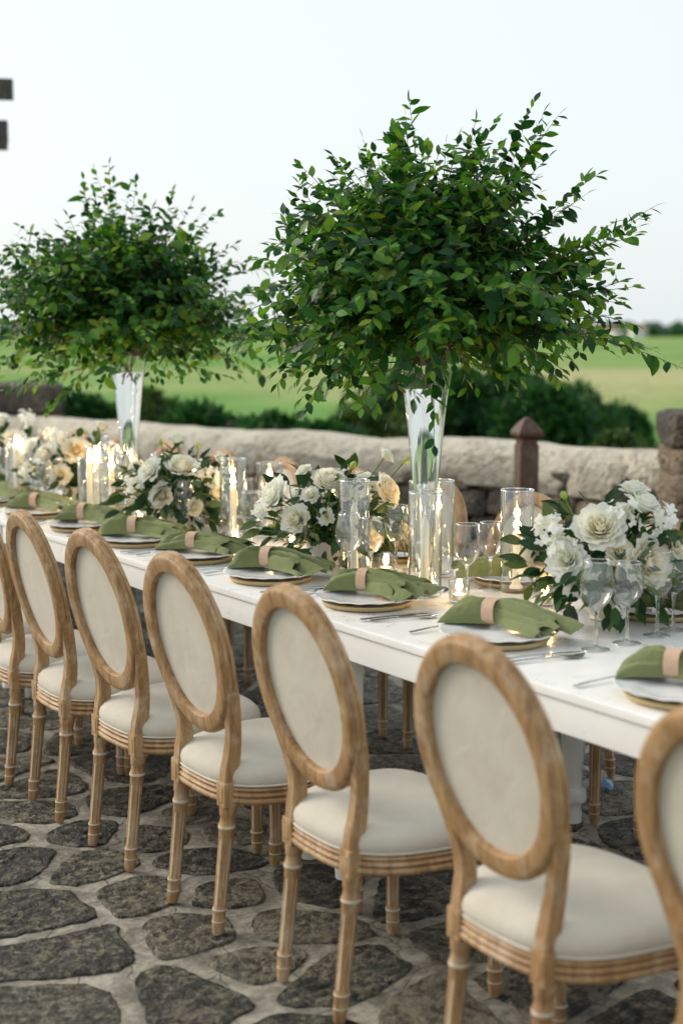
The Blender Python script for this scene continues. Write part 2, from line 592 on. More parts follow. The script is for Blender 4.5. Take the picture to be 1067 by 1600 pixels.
# pavement: mortar bed, with flagstones as its children
mb = MB()
ys = [-6 + i * .5 for i in range(47)]
for y0, y1 in zip(ys, ys[1:]):
    mb.add([(-7, y0, 0), (wall_x(y0) + .3, y0, 0), (wall_x(y1) + .3, y1, 0), (-7, y1, 0)], [(0, 1, 2, 3)])
pave = tag(link('pavement', mb.mesh('pavement', MORTAR, False)), kind='structure')

rnd = random.Random(11)
seeds = [(1.36, 3.53), (1.327, 3.24), (1.47, 2.875), (1.652, 3.51), (1.60, 3.77), (1.665, 3.17), (1.455, 3.90), (1.70, 4.03), (1.64, 4.27),
         (1.89, 3.88), (1.90, 3.62), (1.84, 3.36), (1.84, 3.10), (1.68, 2.93), (1.78, 2.74), (1.95, 4.22), (1.20, 2.96), (1.47, 4.18), (1.79, 4.56), (2.05, 4.0), (2.09, 3.80), (2.06, 3.28)]
SX, SY, SP = (.2, 8.2), (1.2, 12.6), .355
k = 0
y = SY[0]
while y < SY[1]:
    x = SX[0] + (SP / 2 if k % 2 else 0)
    while x < SX[1]:
        p = (x + rnd.uniform(-.13, .13), y + rnd.uniform(-.12, .12))
        far = (p[0] * VIEW.x + p[1] * VIEW.y)
        lat = p[0] * RIGHT.x + p[1] * RIGHT.y
        if p[0] < wall_x(p[1]) - .02 and far > 1.6 and abs(lat) < far * .27 + .5:
            if all((p[0] - q[0]) ** 2 + (p[1] - q[1]) ** 2 > .245 ** 2 for q in seeds):
                seeds.append(p)
        x += SP
    y += SP * .87
    k += 1

def clip(poly, a, b, c):
    out = []
    for i in range(len(poly)):
        p, q = poly[i], poly[(i + 1) % len(poly)]
        dp, dq = a * p[0] + b * p[1] - c, a * q[0] + b * q[1] - c
        if dp <= 0: out.append(p)
        if dp * dq < 0:
            t = dp / (dp - dq)
            out.append((p[0] + (q[0] - p[0]) * t, p[1] + (q[1] - p[1]) * t))
    return out

stones = []
for i, s in enumerate(seeds):
    poly = [(s[0] - .34, s[1] - .34), (s[0] + .34, s[1] - .34), (s[0] + .34, s[1] + .34), (s[0] - .34, s[1] + .34)]
    joint = .017 + .016 * abs(nz((s[0], s[1], 0), 2.3))
    for j, q in enumerate(seeds):
        if j == i: continue
        dx, dy = q[0] - s[0], q[1] - s[1]
        L = math.hypot(dx, dy)
        if L > .9: continue
        nx, ny = dx / L, dy / L
        poly = clip(poly, nx, ny, nx * s[0] + ny * s[1] + L / 2 - joint)
        if len(poly) < 3: break
    if len(poly) < 3: continue
    for cf in (.17, .22):
        poly = [q for a, b in zip(poly, poly[1:] + poly[:1]) for q in ((a[0] * (1 - cf) + b[0] * cf, a[1] * (1 - cf) + b[1] * cf), (a[0] * cf + b[0] * (1 - cf), a[1] * cf + b[1] * (1 - cf)))]
    # even resample
    P = [Vector((*q, 0)) for q in poly]
    cum = [0]
    for a, b in zip(P, P[1:] + P[:1]): cum.append(cum[-1] + (b - a).length)
    M = 56
    out = []
    jx = 0
    for kk in range(M):
        d = cum[-1] * kk / M
        while cum[jx + 1] < d: jx += 1
        t = (d - cum[jx]) / max(cum[jx + 1] - cum[jx], 1e-9)
        out.append(P[jx].lerp(P[(jx + 1) % len(P)], t))
    c = sum(out, Vector()) / M
    if cum[-1] < .35: continue
    dist = c.x * VIEW.x + c.y * VIEW.y
    fr = [1.0, .985, .955] + ([.91, .86, .8, .74, .67, .6, .52, .44, .35, .26, .16, .07] if dist < 5.6 else [.8, .5, .2])
    tilt = (rnd.uniform(-.014, .014), rnd.uniform(-.014, .014))
    rings = [[] for _ in range(len(fr) + 1)]
    of = rnd.uniform(0, 40)
    for q in out:
        d = (q - c)
        wob = 1 + .09 * nz(q, 7, 3.1) + .07 * nz(q, 19, 8.2) + .05 * nz(q, 45, 2.2)
        rings[0].append(Vector((d.x * wob, d.y * wob, -.012)))
        for kf, f in enumerate(fr):
            x_, y_ = d.x * wob * f, d.y * wob * f
            P3 = (x_ + c.x, y_ + c.y, of)
            zt = .0055 + tilt[0] * x_ + tilt[1] * y_ + .004 * nz(P3, 6, 2)
            pit = nz(P3, 34, 1.3) + .6 * nz(P3, 70, 4.1)
            zt = max(zt + .002 - .012 * max(0, pit - .06) ** .8, .0015) if f < .97 else zt
            if kf == 0: zt = zt * .35
            elif kf == 1: zt = zt * .75 + .001
            rings[kf + 1].append(Vector((x_, y_, zt)))
    m_ = MB()
    m_.loft(rings, False, True)
    kid('flagstone', m_.mesh('flagstone', FLAG, sharp=0), pave, loc=(c.x, c.y, 0))

# ------------------------------------------------------------------ wall, pillars, post, pergola
def wall_piece():
    root = empty('stone_wall', (wall_x(8.5), 8.5, 0))
    o = Vector(root.location)
    tag(root, 'low coral stone wall with smooth pale rounded top along the terrace edge', 'wall')
    hw = .78
    ylist = [4.4 + i * .06 for i in range(152)]
    def frame(y):
        p = Vector((wall_x(y), y, 0))
        q = Vector((wall_x(y + .3), y + .3, 0)) - Vector((wall_x(y - .3), y - .3, 0))
        q.normalize()
        return p, Vector((q.y, -q.x, 0))     # outward, away from the table
    rings = []
    prof = [(.05, -.27), (-.025, -.25), (-.05, -.18), (-.055, -.10), (-.03, -.03), (.03, .018), (.12, .036), (.22, .04), (.33, .03), (.43, .005), (.47, -.06), (.45, -.16)]
    for y in ylist:
        p, nrm = frame(y)
        r_ = []
        for u, z in prof:
            q = p + nrm * u + Vector((0, 0, hw + z))
            q += nrm * (.05 * nz(q, 2.2, 1.1) + .035 * nz(q, 6, 4) + .02 * nz(q, 13, 9)) + Vector((0, 0, .035 * nz(q, 1.4, 7) + .012 * nz(q, 6, 2)))
            r_.append(q - o)
        rings.append(r_)
    m_ = MB(); m_.loft(rings, closed=False)
    kid('wall_cap', m_.mesh('wall_cap', CAPSTONE), root)
    m_ = MB()
    rings = []
    for y in ylist[::6]:
        p, nrm = frame(y)
        rings.append([p + nrm * u + Vector((0, 0, z)) - o for u, z in ((.04, -.4), (.04, hw - .08), (.42, hw - .08), (.42, -1.2))])
    m_.loft(rings, True, True)
    kid('wall_core', m_.mesh('wall_core', RUBBLE), root)
    rr = random.Random(5)
    z = .02
    row = 0
    while z < hw - .16:
        h = rr.uniform(.13, .19)
        y = 4.5 + rr.uniform(0, .2)
        while y < 13.3:
            wd = rr.uniform(.16, .36)
            p, nrm = frame(y + wd / 2)
            tng = Vector((-nrm.y, nrm.x, 0))
            vs, fs = ICO2
            m_ = MB()
            pts = []
            of = rr.uniform(0, 50)
            for v in vs:
                q = Vector([math.copysign(abs(a) ** .5, a) for a in v])
                q = Vector((q.x * wd * .54, q.y * .075, q.z * h * .55))
                q *= 1 + .3 * nz(q, 11, of)
                pts.append(tng * q.x + nrm * q.y + Vector((0, 0, q.z)))
            m_.add(pts, fs)
            kid('stone', m_.mesh('stone', [CORAL, CORALDARK][rr.random() < .5]), root, loc=p + nrm * (.03 + rr.uniform(-.015, .02)) + Vector((0, 0, z + h / 2 + rr.uniform(-.012, .012))) - o)
            y += wd * rr.uniform(.96, 1.12)
        z += h * 1.0
        row += 1
wall_piece()

def pillar(name, loc, rz, wd, ht, label, dark, seed):
    root = empty(name, loc, rz)
    tag(root, label, 'pillar', 'stone pillars on the terrace wall')
    rr = random.Random(seed)
    z = 0
    k = 0
    while z < ht - .02:
        h = min(rr.uniform(.16, .24), ht - z)
        if ht - z - h < .08: h = ht - z
        top = z + h > ht - .02
        split = rr.choice([1, 2]) if not top else 1
        sgn = k % 2
        for a in range(split):
            ww = wd / split if split == 2 else wd
            cx = 0 if split == 1 else (a - .5) * wd / 2 * (1 if sgn else .9)
            vs, fs = ICO3
            m_ = MB()
            of = rr.uniform(0, 60)
            ex = 1.06 if top else 1.0
            pts = []
            for v in vs:
                q = Vector([math.copysign(abs(t) ** .3, t) for t in v])
                q = Vector((q.x * ww * .5 * ex, q.y * wd * .5 * ex, q.z * h * .52))
                q *= 1 + .08 * nz(q, 7, of) + .09 * nz(q, 16, of)
                pts.append(q)
            m_.add(pts, fs)
            kid('stone', m_.mesh('stone', dark if top else CORAL), root, loc=(cx + rr.uniform(-.015, .015), rr.uniform(-.015, .015), z + h / 2))
        z += h * .97
        k += 1
p_ = from_view(8.22, (1062 - 533.5) / 2260 * 8.22 + .17)
pillar('stone_pillar', p_, -TH, .52, 1.09, 'stacked coral stone pillar beside the brown wooden post', CORALDARK, 3)
p_ = from_view(13.0, (20 - 533.5) / 2260 * 13.0)
pillar('stone_pillar', p_, -TH + .1, .86, 1.08, 'broad stone pillar with dark grey top behind the candle cluster', CORALDARK, 8)

def post():
    p = from_view(8.0, (823 - 533.5) / 2260 * 8.0)
    root = empty('wooden_post', p, -TH + R(14))
    tag(root, 'square dark brown wooden post with notched pyramid top before the wall', 'post')
    m_ = MB(); m_.bbox((0, 0, .46), (.110, .110, .92), .008)
    kid('shaft', m_.mesh('shaft', WOODDARK, sharp=25), root)
    m_ = MB()
    def sq(h, z): return [(-h, -h, z), (h, -h, z), (h, h, z), (-h, h, z)]
    m_.loft([sq(.046, .921), sq(.046, .945), sq(.070, .966), sq(.072, .985), sq(.044, 1.03), sq(.008, 1.068)], True, True)
    kid('finial', m_.mesh('finial', WOODDARK, sharp=25), root)
post()

def pergola():
    # two rafter ends reach into the picture; posts and the other end stand to the left of it
    a = from_view(11.0, (29 - 533.5) / 2260 * 11.0 + .03)
    root = empty('pergola', from_view(11.0, (28 - 533.5) / 2260 * 11.0 - 1.2))
    o = Vector(root.location)
    tag(root, 'dark weathered timber pergola with overhanging beam ends', 'pergola')
    rot = Matrix.Rotation(-TH + R(8), 3, 'Z')
    m_ = MB(); m_.box((0, 0, 0), (3.4, .09, .145), rot)
    kid('rafter', m_.mesh('rafter', BEAM, False), root, loc=a - o + rot @ Vector((-1.7, 0, 0)) + Vector((0, 0, 3.31)))
    m_ = MB(); m_.box((0, 0, 0), (3.3, .09, .16), rot)
    m_.box(rot @ Vector((1.60, 0, -.10)), (.09, .085, .06), rot)
    kid('beam', m_.mesh('beam', BEAM, False), root, loc=a - o + rot @ Vector((-1.70, .05, 0)) + Vector((0, 0, 3.01)))
    for dx in (-.75, -2.8):
        m_ = MB(); m_.box((0, 0, 1.46), (.14, .14, 2.92), rot)
        kid('post', m_.mesh('post', BEAM, False), root, loc=a - o + rot @ Vector((dx, .05, 0)))
pergola()

# ------------------------------------------------------------------ vegetation behind the wall
def leaf_quad(mb, p, d, nrm, ln, wd, mi=0):
    """folded diamond leaf"""
    side = d.cross(nrm).normalized()
    a, b = p, p + d * ln
    m = p + d * ln * .45 - nrm * wd * .12
    l, r = m + side * wd * .5 + nrm * wd * .18, m - side * wd * .5 + nrm * wd * .18
    mb.add([a, l, b, r, m], [(0, 1, 4), (1, 2, 4), (2, 3, 4), (3, 0, 4)], mi)

def rdir(rr):
    z = rr.uniform(-1, 1); a = rr.uniform(0, 2 * PI); s = math.sqrt(1 - z * z)
    return Vector((s * math.cos(a), s * math.sin(a), z))

def bush(name, pos, rx, h, label, cat, group, seed, mat=BUSHLEAF, n=12000, leaf=.12, flowers=0):
    rr = random.Random(seed)
    root = empty(name, pos)
    tag(root, label, cat, group)
    lobes = []
    for k in range(26):
        a = rr.uniform(0, 2 * PI)
        ring = k % 4                       # a few crowning lobes, the others lower and wider
        q = (.12, .45, .72, .82)[ring] * rr.uniform(.8, 1.15)
        zt_ = (.80, .70, .52, .30)[ring] * rr.uniform(.9, 1.06)
        sz = (.24, .27, .27, .26)[ring] * rr.uniform(.85, 1.2) * min(rx, h) * 1.15
        lobes.append((Vector((q * rx * math.cos(a), q * rx * .8 * math.sin(a), zt_ * h)), sz))
    m_ = MB()
    for k in range(n):
        c, s = rr.choice(lobes)
        d = rdir(rr)
        p = c + d * s * (rr.random() ** .33) * (1 + .5 * nz(c + d * s, 2.4, seed))
        if p.z < .02: continue
        dd = (d + rdir(rr) * .9).normalized()
        nn = (Vector((0, 0, 1)) + rdir(rr) * .9).normalized()
        if abs(dd.dot(nn)) > .95: continue
        leaf_quad(m_, p, dd, nn, leaf * rr.uniform(.6, 1.3), leaf * rr.uniform(.35, .6))
    kid('foliage', m_.mesh('foliage', mat, False), root)
    m_ = MB()
    for c, s in lobes:
        m_.tube([(rr.uniform(-.05, .05), rr.uniform(-.05, .05), 0), c * .45 + Vector((0, 0, .05)), c], [.03, .018, .008], 6)
    kid('stem', m_.mesh('stem', BARK), root)
    for k in range(flowers):
        c, s = rr.choice(lobes)
        d = (rdir(rr) - VIEW * .8 + Vector((0, 0, .7))).normalized()
        p = c + d * s * 1.05
        m2 = MB()
        for i in range(34):
            e = rdir(rr)
            leaf_quad(m2, e * rr.uniform(.0, .05), (e + rdir(rr) * .4).normalized(), rdir(rr), .075, .06)
        kid('blossom_cluster', m2.mesh('blossom_cluster', MAGENTA, False), root, loc=p)
    return root

def vpx(x, d, z): return from_view(d, (x - 533.5) / 2260 * d, z)
def topz(y, d): return 1.54 - (y - 517) / 2260 * d
for i, (x, d, ytop, rx, lab, kw) in enumerate([
    (640, 17, 580, 1.05, 'rounded dark green bush beyond the wall behind the tall vase', {}),
    (790, 16, 552, 1.25, 'large dark green bush beyond the wall behind the brown post', {}),
    (890, 19, 588, .95, 'dark green bush on the slope beside the large bush behind the post', {}),
    (975, 21, 622, 1.0, 'low dark bush beyond the wall near the stacked stone pillar', {}),
    (965, 11.2, 664, .55, 'light green shrub with magenta blossom against the wall beside the stone pillar', dict(mat=SHRUBLEAF, flowers=2, leaf=.07)),
    (880, 10.4, 694, .32, 'small light green shrub peeping over the wall between post and pillar', dict(mat=SHRUBLEAF, leaf=.05, n=1800)),
    (140, 13.5, 622, .75, 'dark green hedge bush beside the broad grey stone pillar', {}),
    (235, 15.5, 606, .75, 'loose tall bush behind the clear vase with the compact branch dome', dict(mat=SHRUBLEAF)),
    (318, 13.6, 634, .75, 'hedge bush with magenta blossom beyond the wall', dict(flowers=5)),
    (420, 13.2, 650, .75, 'low hedge bush with scattered magenta blossom over the wall top', dict(flowers=3)),
    (505, 13.0, 658, .62, 'low dark hedge bush beyond the wall between the two tall vases', dict(mat=BUSHLEAF)),
    (715, 15.5, 572, .85, 'dark green bush between the rounded bush and the large bush', {}),
    (850, 15.0, 580, .8, 'dark leafy bush hugging the large bush behind the post', {}),
    (560, 15.0, 628, .8, 'small green bush in front of the rounded dark bush', dict(mat=SHRUBLEAF))]):
    zt = topz(ytop, d)
    p = vpx(x, d, 0)
    gz = terrain_z(p.x, p.y) - .05
    bush('bush', (p.x, p.y, gz), rx, (zt - gz) * 1.02, lab, 'bush', 'bushes beyond the wall', 40 + i, **kw)

# far-off wood along the horizon, one mass
rr = random.Random(77)
mb = MB()
for k in range(420):
    x = rr.uniform(-240, 1310)
    d = rr.uniform(780, 960)
    p = vpx(x, d, -1.6)
    h = rr.uniform(3.0, 7.5) * (1.25 if x > 940 else 1)
    wd = rr.uniform(4, 9)
    vs, fs = ICO2
    of = rr.uniform(0, 90)
    mb.add([p + Vector((v.x * wd, v.y * wd, (v.z * .55 + .45) * h)) * (1 + .25 * nz(v, 1.8, of)) for v in vs], fs)
tag(link('distant_woodland', mb.mesh('distant_woodland', BUSHLEAF)), 'dark tree line along the far horizon', kind='stuff')

def house(x, d, wd, dp, h, label, seed):
    p = vpx(x, d, -1.6)
    root = empty('house', p, -TH + R(seed))
    tag(root, label, 'house', 'white houses on the horizon')
    m_ = MB(); m_.box((0, 0, h / 2), (wd, dp, h))
    kid('wall', m_.mesh('wall', HOUSEWALL, False), root)
    m_ = MB(); e = .4
    m_.add([(-wd / 2 - e, -dp / 2 - e, h), (wd / 2 + e, -dp / 2 - e, h), (wd / 2 + e, dp / 2 + e, h), (-wd / 2 - e, dp / 2 + e, h), (-wd / 2 - e, 0, h + 1.6), (wd / 2 + e, 0, h + 1.6)],
           [(0, 1, 5, 4), (2, 3, 4, 5), (0, 4, 3), (1, 2, 5), (3, 2, 1, 0)])
    kid('roof', m_.mesh('roof', HOUSEROOF, False), root)
    for k in (-.3, .3):
        m_ = MB(); m_.box((k * wd, -dp / 2 - .02, h * .55), (1.1, .06, 1.2))
        kid('window', m_.mesh('window', PANE, False), root)
house(992, 640, 6.5, 5, 4.2, 'small white house before the trees right of the leafy sprays', 10)
house(930, 660, 9, 5, 3.8, 'wide low white house on the horizon', -15)
house(958, 690, 5, 5, 3.4, 'tiny white house between two others on the horizon', 30)

# ------------------------------------------------------------------ tables
TX0, TX1, TZ = 2.11, 3.08, .756
TCX = (TX0 + TX1) / 2
def table_leg_mesh():
    m_ = MB()
    prof = [(.024, 0), (.029, .004), (.031, .03), (.027, .055), (.030, .062), (.043, .074), (.046, .088), (.043, .104), (.031, .115), (.028, .13), (.030, .17), (.037, .25), (.044, .33), (.047, .375), (.044, .41), (.034, .432), (.030, .44), (.038, .447), (.040, .455), (.036, .463)]
    m_.lathe(prof, 28, cap0=True, cap1=True)
    m_.bbox((0, 0, .5565), (.074, .074, .188), .004)
    return m_.mesh('leg', TABLEWHITE)
LEGM = table_leg_mesh()
def make_table(y0, y1, label):
    root = empty('banquet_table', (TCX, (y0 + y1) / 2, 0))
    tag(root, label, 'table', 'white tables set end to end')
    L = y1 - y0 - .004
    W = TX1 - TX0
    m_ = MB()
    m_.bbox((0, 0, TZ - .0125), (W, L, .025), .0045)
    kid('tabletop', m_.mesh('tabletop', TABLEWHITE, sharp=25), root)
    hz, zc = .074, TZ - .025 - .037
    for sx in (-1, 1):
        m_ = MB(); m_.bbox((0, 0, 0), (.022, L - .03, hz), .002)
        kid('apron', m_.mesh('apron', TABLEWHITE, sharp=25), root, loc=(sx * (W / 2 - .018), 0, zc))
        m_ = MB(); m_.bbox((0, 0, 0), (W - .07, .022, hz), .002)
        kid('apron', m_.mesh('apron', TABLEWHITE, sharp=25), root, loc=(0, sx * (L / 2 - .03), zc))
        for sy in (-1, 1):
            kid('leg', LEGM, root, loc=(sx * (W / 2 - .058), sy * (L / 2 - .095), .006))
for y0, y1, lab in ((.93, 3.37, 'white painted table with turned legs carrying the round cream rose bouquet by the post'),
                    (3.37, 5.81, 'white painted table under the compact branch dome and the middle bouquets'),
                    (5.81, 8.25, 'white painted table past the candle cluster toward the broad pillar'),
                    (8.25, 10.69, 'white painted table at the far end by the broad grey pillar')):
    make_table(y0, y1, lab)

# ------------------------------------------------------------------ chairs
def fluted_leg(h, x0, x1, r0, r1):
    """turned, fluted leg from (x0, z=0) to (x1, z=h)"""
    seg = 32
    m_ = MB()
    prof = [(0, .74, 0), (.004, .86, 0), (.030, 1.0, 0), (.034, 1.02, 2), (.037, 1.02, 2), (.040, 1.0, 0), (.060, 1.0, 0), (.064, 1.10, 2), (.069, 1.10, 2), (.073, .98, 0), (.078, .98, 1), (h - .085, .98, 1), (h - .078, 1.0, 0), (h - .062, 1.0, 0), (h - .058, 1.12, 2), (h - .05, 1.14, 2), (h - .046, 1.02, 0), (h - .032, .92, 0), (h - .024, 1.06, 0), (h - .012, 1.12, 0), (h, 1.14, 0)]
    rings, kinds = [], []
    for z, f, kd in prof:
        t = z / h
        rad = (r0 + (r1 - r0) * t) * f
        cx = x0 + (x1 - x0) * t
        ring = []
        for j in range(seg):
            a = 2 * PI * (j + .5) / seg
            rr_ = rad
            if kd == 1 and j % 4 in (0, 1): rr_ = rad - .0022
            ring.append((cx + rr_ * math.cos(a), rr_ * math.sin(a), z))
        rings.append(ring)
        kinds.append(kd)
    n = seg
    vs = [p for r_ in rings for p in r_]
    fa, fb = [], []
    for i in range(len(rings) - 1):
        for j in range(n):
            k2 = (j + 1) % n
            f = (i * n + j, i * n + k2, (i + 1) * n + k2, (i + 1) * n + j)
            groove = kinds[i] == 1 and kinds[i + 1] == 1 and j % 8 == 0
            band = kinds[i] == 2 and kinds[i + 1] == 2
            (fb if (groove or band) else fa).append(f)
    fa.append(tuple(reversed(range(n))))
    fa.append(tuple(range((len(rings) - 1) * n, len(rings) * n)))
    m_.add(vs, fa, 0)
    o = len(m_.v)
    # second material shares positions
    m_.f += fb; m_.m += [1] * len(fb)
    return m_.mesh('leg', [WOOD, WOODLINE], sharp=40)

LEAN = math.atan(.217)
BZ0 = .745
def back_pt(a, v, d):
    """point of the leaning back: a sideways, v along the back from its centre, d depth towards the seat"""
    z = BZ0 + v * math.cos(LEAN) + d * math.sin(LEAN)
    x = .045 - (BZ0 - .5) * .217 - v * math.sin(LEAN) + d * math.cos(LEAN)
    return Vector((x, a, z))

def seat_outline(k, n, inset=0.0):
    f = 2 * PI * k / n
    p = 3.1
    c, s = math.cos(f), math.sin(f)
    hx = .208 - inset
    x = .222 + hx * math.copysign(abs(c) ** (2 / p), c)
    t = min(max((x - .01) / .42, 0), 1)
    hy = (.190 + .062 * t) - inset
    return Vector((x, hy * math.copysign(abs(s) ** (2 / p), s), 0))

def make_chair():
    root = empty('dining_chair')
    rl = fluted_leg(.335, 0, .036, .0165, .0205)
    fl = fluted_leg(.345, 0, 0, .0165, .0205)
    for sy in (-1, 1):
        kid('leg', rl, root, loc=(0, sy * .125, .006))
        kid('leg', fl, root, loc=(.375, sy * .208, .006))
    # seat rail: beaded moulding swept round the outline
    m_ = MB()
    n = 72
    prof = [(.03, .346), (.0, .346), (-.004, .348), (-.0095, .352), (-.0105, .357), (-.0085, .362), (-.002, .3645), (-.0065, .367), (-.0095, .372), (-.0065, .3765), (-.0005, .379), (-.005, .382), (-.0075, .386), (-.005, .390), (.004, .393), (.05, .394)]
    rings = [[seat_outline(k, n, ins) + Vector((0, 0, z)) for k in range(n)] for ins, z in prof]
    m_.loft(rings)
    kid('seat_frame', m_.mesh('seat_frame', WOOD, sharp=50), root)
    # cushion
    m_ = MB()
    prof = [(.012, .390), (.002, .394), (-.004, .404), (-.0045, .418), (.0, .432), (.012, .444), (.034, .454), (.07, .462), (.115, .467), (.165, .470)]
    rings = [[seat_outline(k, n, ins) + Vector((0, 0, z)) for k in range(n)] for ins, z in prof]
    m_.loft(rings, False, True)
    cu = kid('seat_cushion', m_.mesh('seat_cushion', SEATFAB, sharp=0), root)
    m_ = MB()
    ring = [seat_outline(k, n, -.004) + Vector((0, 0, .397)) for k in range(n)]
    sec = []
    for j in range(6):
        a = 2 * PI * j / 6
        sec.append([q + (q - Vector((.222, 0, .397))).normalized() * .0034 * math.cos(a) + Vector((0, 0, .0034 * math.sin(a))) for q in ring])
    sec.append(sec[0])
    m_.loft(sec)
    kid('piping', m_.mesh('piping', SEATFAB, sharp=0), cu)
    # oval back frame
    m_ = MB()
    n = 80
    sec = [(-.0215, .0), (-.0215, -.0125), (-.0195, -.0165), (-.010, -.0185), (.010, -.019), (.0155, -.0175), (.0185, -.0145), (.0195, -.009), (.0235, -.0065), (.0240, .0015), (.0210, .0035), (.0210, .0055), (.0238, .0075), (.0235, .0145), (.020, .0185), (.0, .021), (-.015, .020), (-.0215, .012)]
    rings = []
    for k in range(n):
        f = 2 * PI * k / n
        ring = []
        for r_, d in sec:
            ring.append(back_pt((.1815 + r_) * math.cos(f), (.2185 + r_ * 1.1) * math.sin(f), d))
        rings.append(ring)
    rings.append(rings[0])
    m_.loft(rings)
    kid('back_frame', m_.mesh('back_frame', WOOD, sharp=32), root)
    # padded oval panel
    m_ = MB()
    n = 64
    for sgn, dz in ((-1, .003), (1, .012)):
        rings = []
        for f in (1.0, .95, .85, .65, .4, .15):
            dd = sgn * (.0005 + dz * (1 - f ** 4)) + .001
            rings.append([back_pt(.163 * f * math.cos(2 * PI * k / n), .199 * f * math.sin(2 * PI * k / n), dd) for k in range(n)])
        m_.loft(rings, False, True)
    kid('back_panel', m_.mesh('back_panel', SEATFAB, sharp=0), root)
    # stiles with square blocks over the rear legs
    for sy in (-1, 1):
        m_ = MB()
        path = [(.338, .125, .037, .0205), (.40, .125, .037, .0205), (.435, .125, .040, .020), (.47, .127, .046, .019), (.51, .135, .046, .0175), (.55, .146, .0395, .0172), (.59, .158, .0315, .0175), (.635, .169, .0215, .0178), (.685, .177, .0105, .0165), (.735, .1805, -.0005, .0125)]
        rings = []
        for z, y, x, hw in path:
            c = .005
            hx = hw * 1.0
            hy = hw * .92
            rings.append([Vector((x + a * hx, sy * y + b * hy, z)) for a, b in ((-1, -.75), (-.75, -1), (.75, -1), (1, -.75), (1, .75), (.75, 1), (-.75, 1), (-1, .75))])
            if sy < 0: pass
        m_.loft(rings, True, True)
        kid('stile', m_.mesh('stile', WOOD, sharp=35), root)
        m_ = MB()
        m_.bbox((.0355, sy * .125, .371), (.047, .044, .066), .003)
        m_.bbox((.0122, sy * .125, .372), (.004, .024, .040), .0015)
        kid('block', m_.mesh('block', WOOD, sharp=30), root)
    return root

CHAIR = make_chair()
used = [False]
rr = random.Random(3)
def chair(x, y, face, label, group, zs=1.0):
    o = CHAIR if not used[0] else copy_tree(CHAIR)
    used[0] = True
    o.location = (x, y, 0)
    o.rotation_euler = (0, 0, (0 if face > 0 else PI) + R(rr.uniform(-2.6, 2.6)))
    o.scale = (1, 1, zs)
    tag(o, label, 'chair', group)
NEAR_Y = [1.45, 2.05, 2.69, 3.262, 3.789, 4.289, 4.73, 5.25]
near_lab = ['oval back oak chair at the place before the large cream rose bouquet, seen cut off',
            'oval back oak chair pulled up beside the turned white table leg',
            'oval back oak chair in the near row, second from the turned white table leg',
            'oval back oak chair in the near row, third from the turned white table leg',
            'oval back oak chair in the near row, fourth from the turned white table leg',
            'oval back oak chair in the near row, fifth from the turned white table leg',
            'oval back oak chair in the near row, sixth from the turned white table leg',
            'oval back oak chair in the near row, seventh from the turned white table leg']
for y, lab in zip(NEAR_Y, near_lab):
    chair(1.684, y, 1, lab, 'oval back chairs along the near side')
FAR = [(2.83, 'behind the large cream and peach bouquet'), (3.43, 'behind the lit cylinder by the large bouquet'), (4.03, 'behind the vase of the wide ragged dome'), (4.60, 'behind the middle rose bouquet'), (5.22, 'behind the bouquet with the tall ranunculus'),
       (5.80, 'behind the vase of the compact dome'), (6.40, 'behind the peach toned bouquet'), (7.0, 'behind the tall white bouquet'), (7.6, 'next past the tall white bouquet'), (8.2, 'second past the tall white bouquet')]
for y, nm in FAR:
    chair(3.455, y, -1, 'wall side oval back oak chair ' + nm, 'oval back chairs on the wall side', .965)

# ------------------------------------------------------------------ place settings
def plate_mesh():
    m_ = MB()
    seg = 96
    prof = [(.0, .0035), (.045, .0035), (.080, .004), (.098, .008), (.108, .0115), (.128, .0135), (.146, .0165), (.150, .0185), (.1515, .0175), (.149, .0145), (.128, .0105), (.104, .007), (.090, .001), (.086, .0), (.0, .0)]
    rings = []
    for r_, z in prof:
        ring = []
        for j in range(seg):
            a = 2 * PI * j / seg
            sc_ = 1 + (.014 * (abs(math.sin(a * 8)) - .5) if r_ > .12 else 0)
            ring.append((r_ * sc_ * math.cos(a), r_ * sc_ * math.sin(a), z + (.0012 * math.sin(a * 16) if r_ > .14 else 0)))
        rings.append(ring)
    m_.loft(rings)
    return m_.mesh('plate', CHINA, sharp=60)
PLATE = plate_mesh()
def charger_mesh():
    m_ = MB()
    m_.lathe([(0, 0), (.118, 0), (.126, .003), (.131, .012), (.1305, .0145), (.127, .014), (.119, .0132), (.0, .0130)], 72)
    return m_.mesh('charger', GOLD, sharp=50)
CHARGER = charger_mesh()

def interp(u, pts):
    for (a, va), (b, vb) in zip(pts, pts[1:]):
        if u <= b:
            t = (u - a) / (b - a)
            t = t * t * (3 - 2 * t)
            return va + (vb - va) * t
    return pts[-1][1]

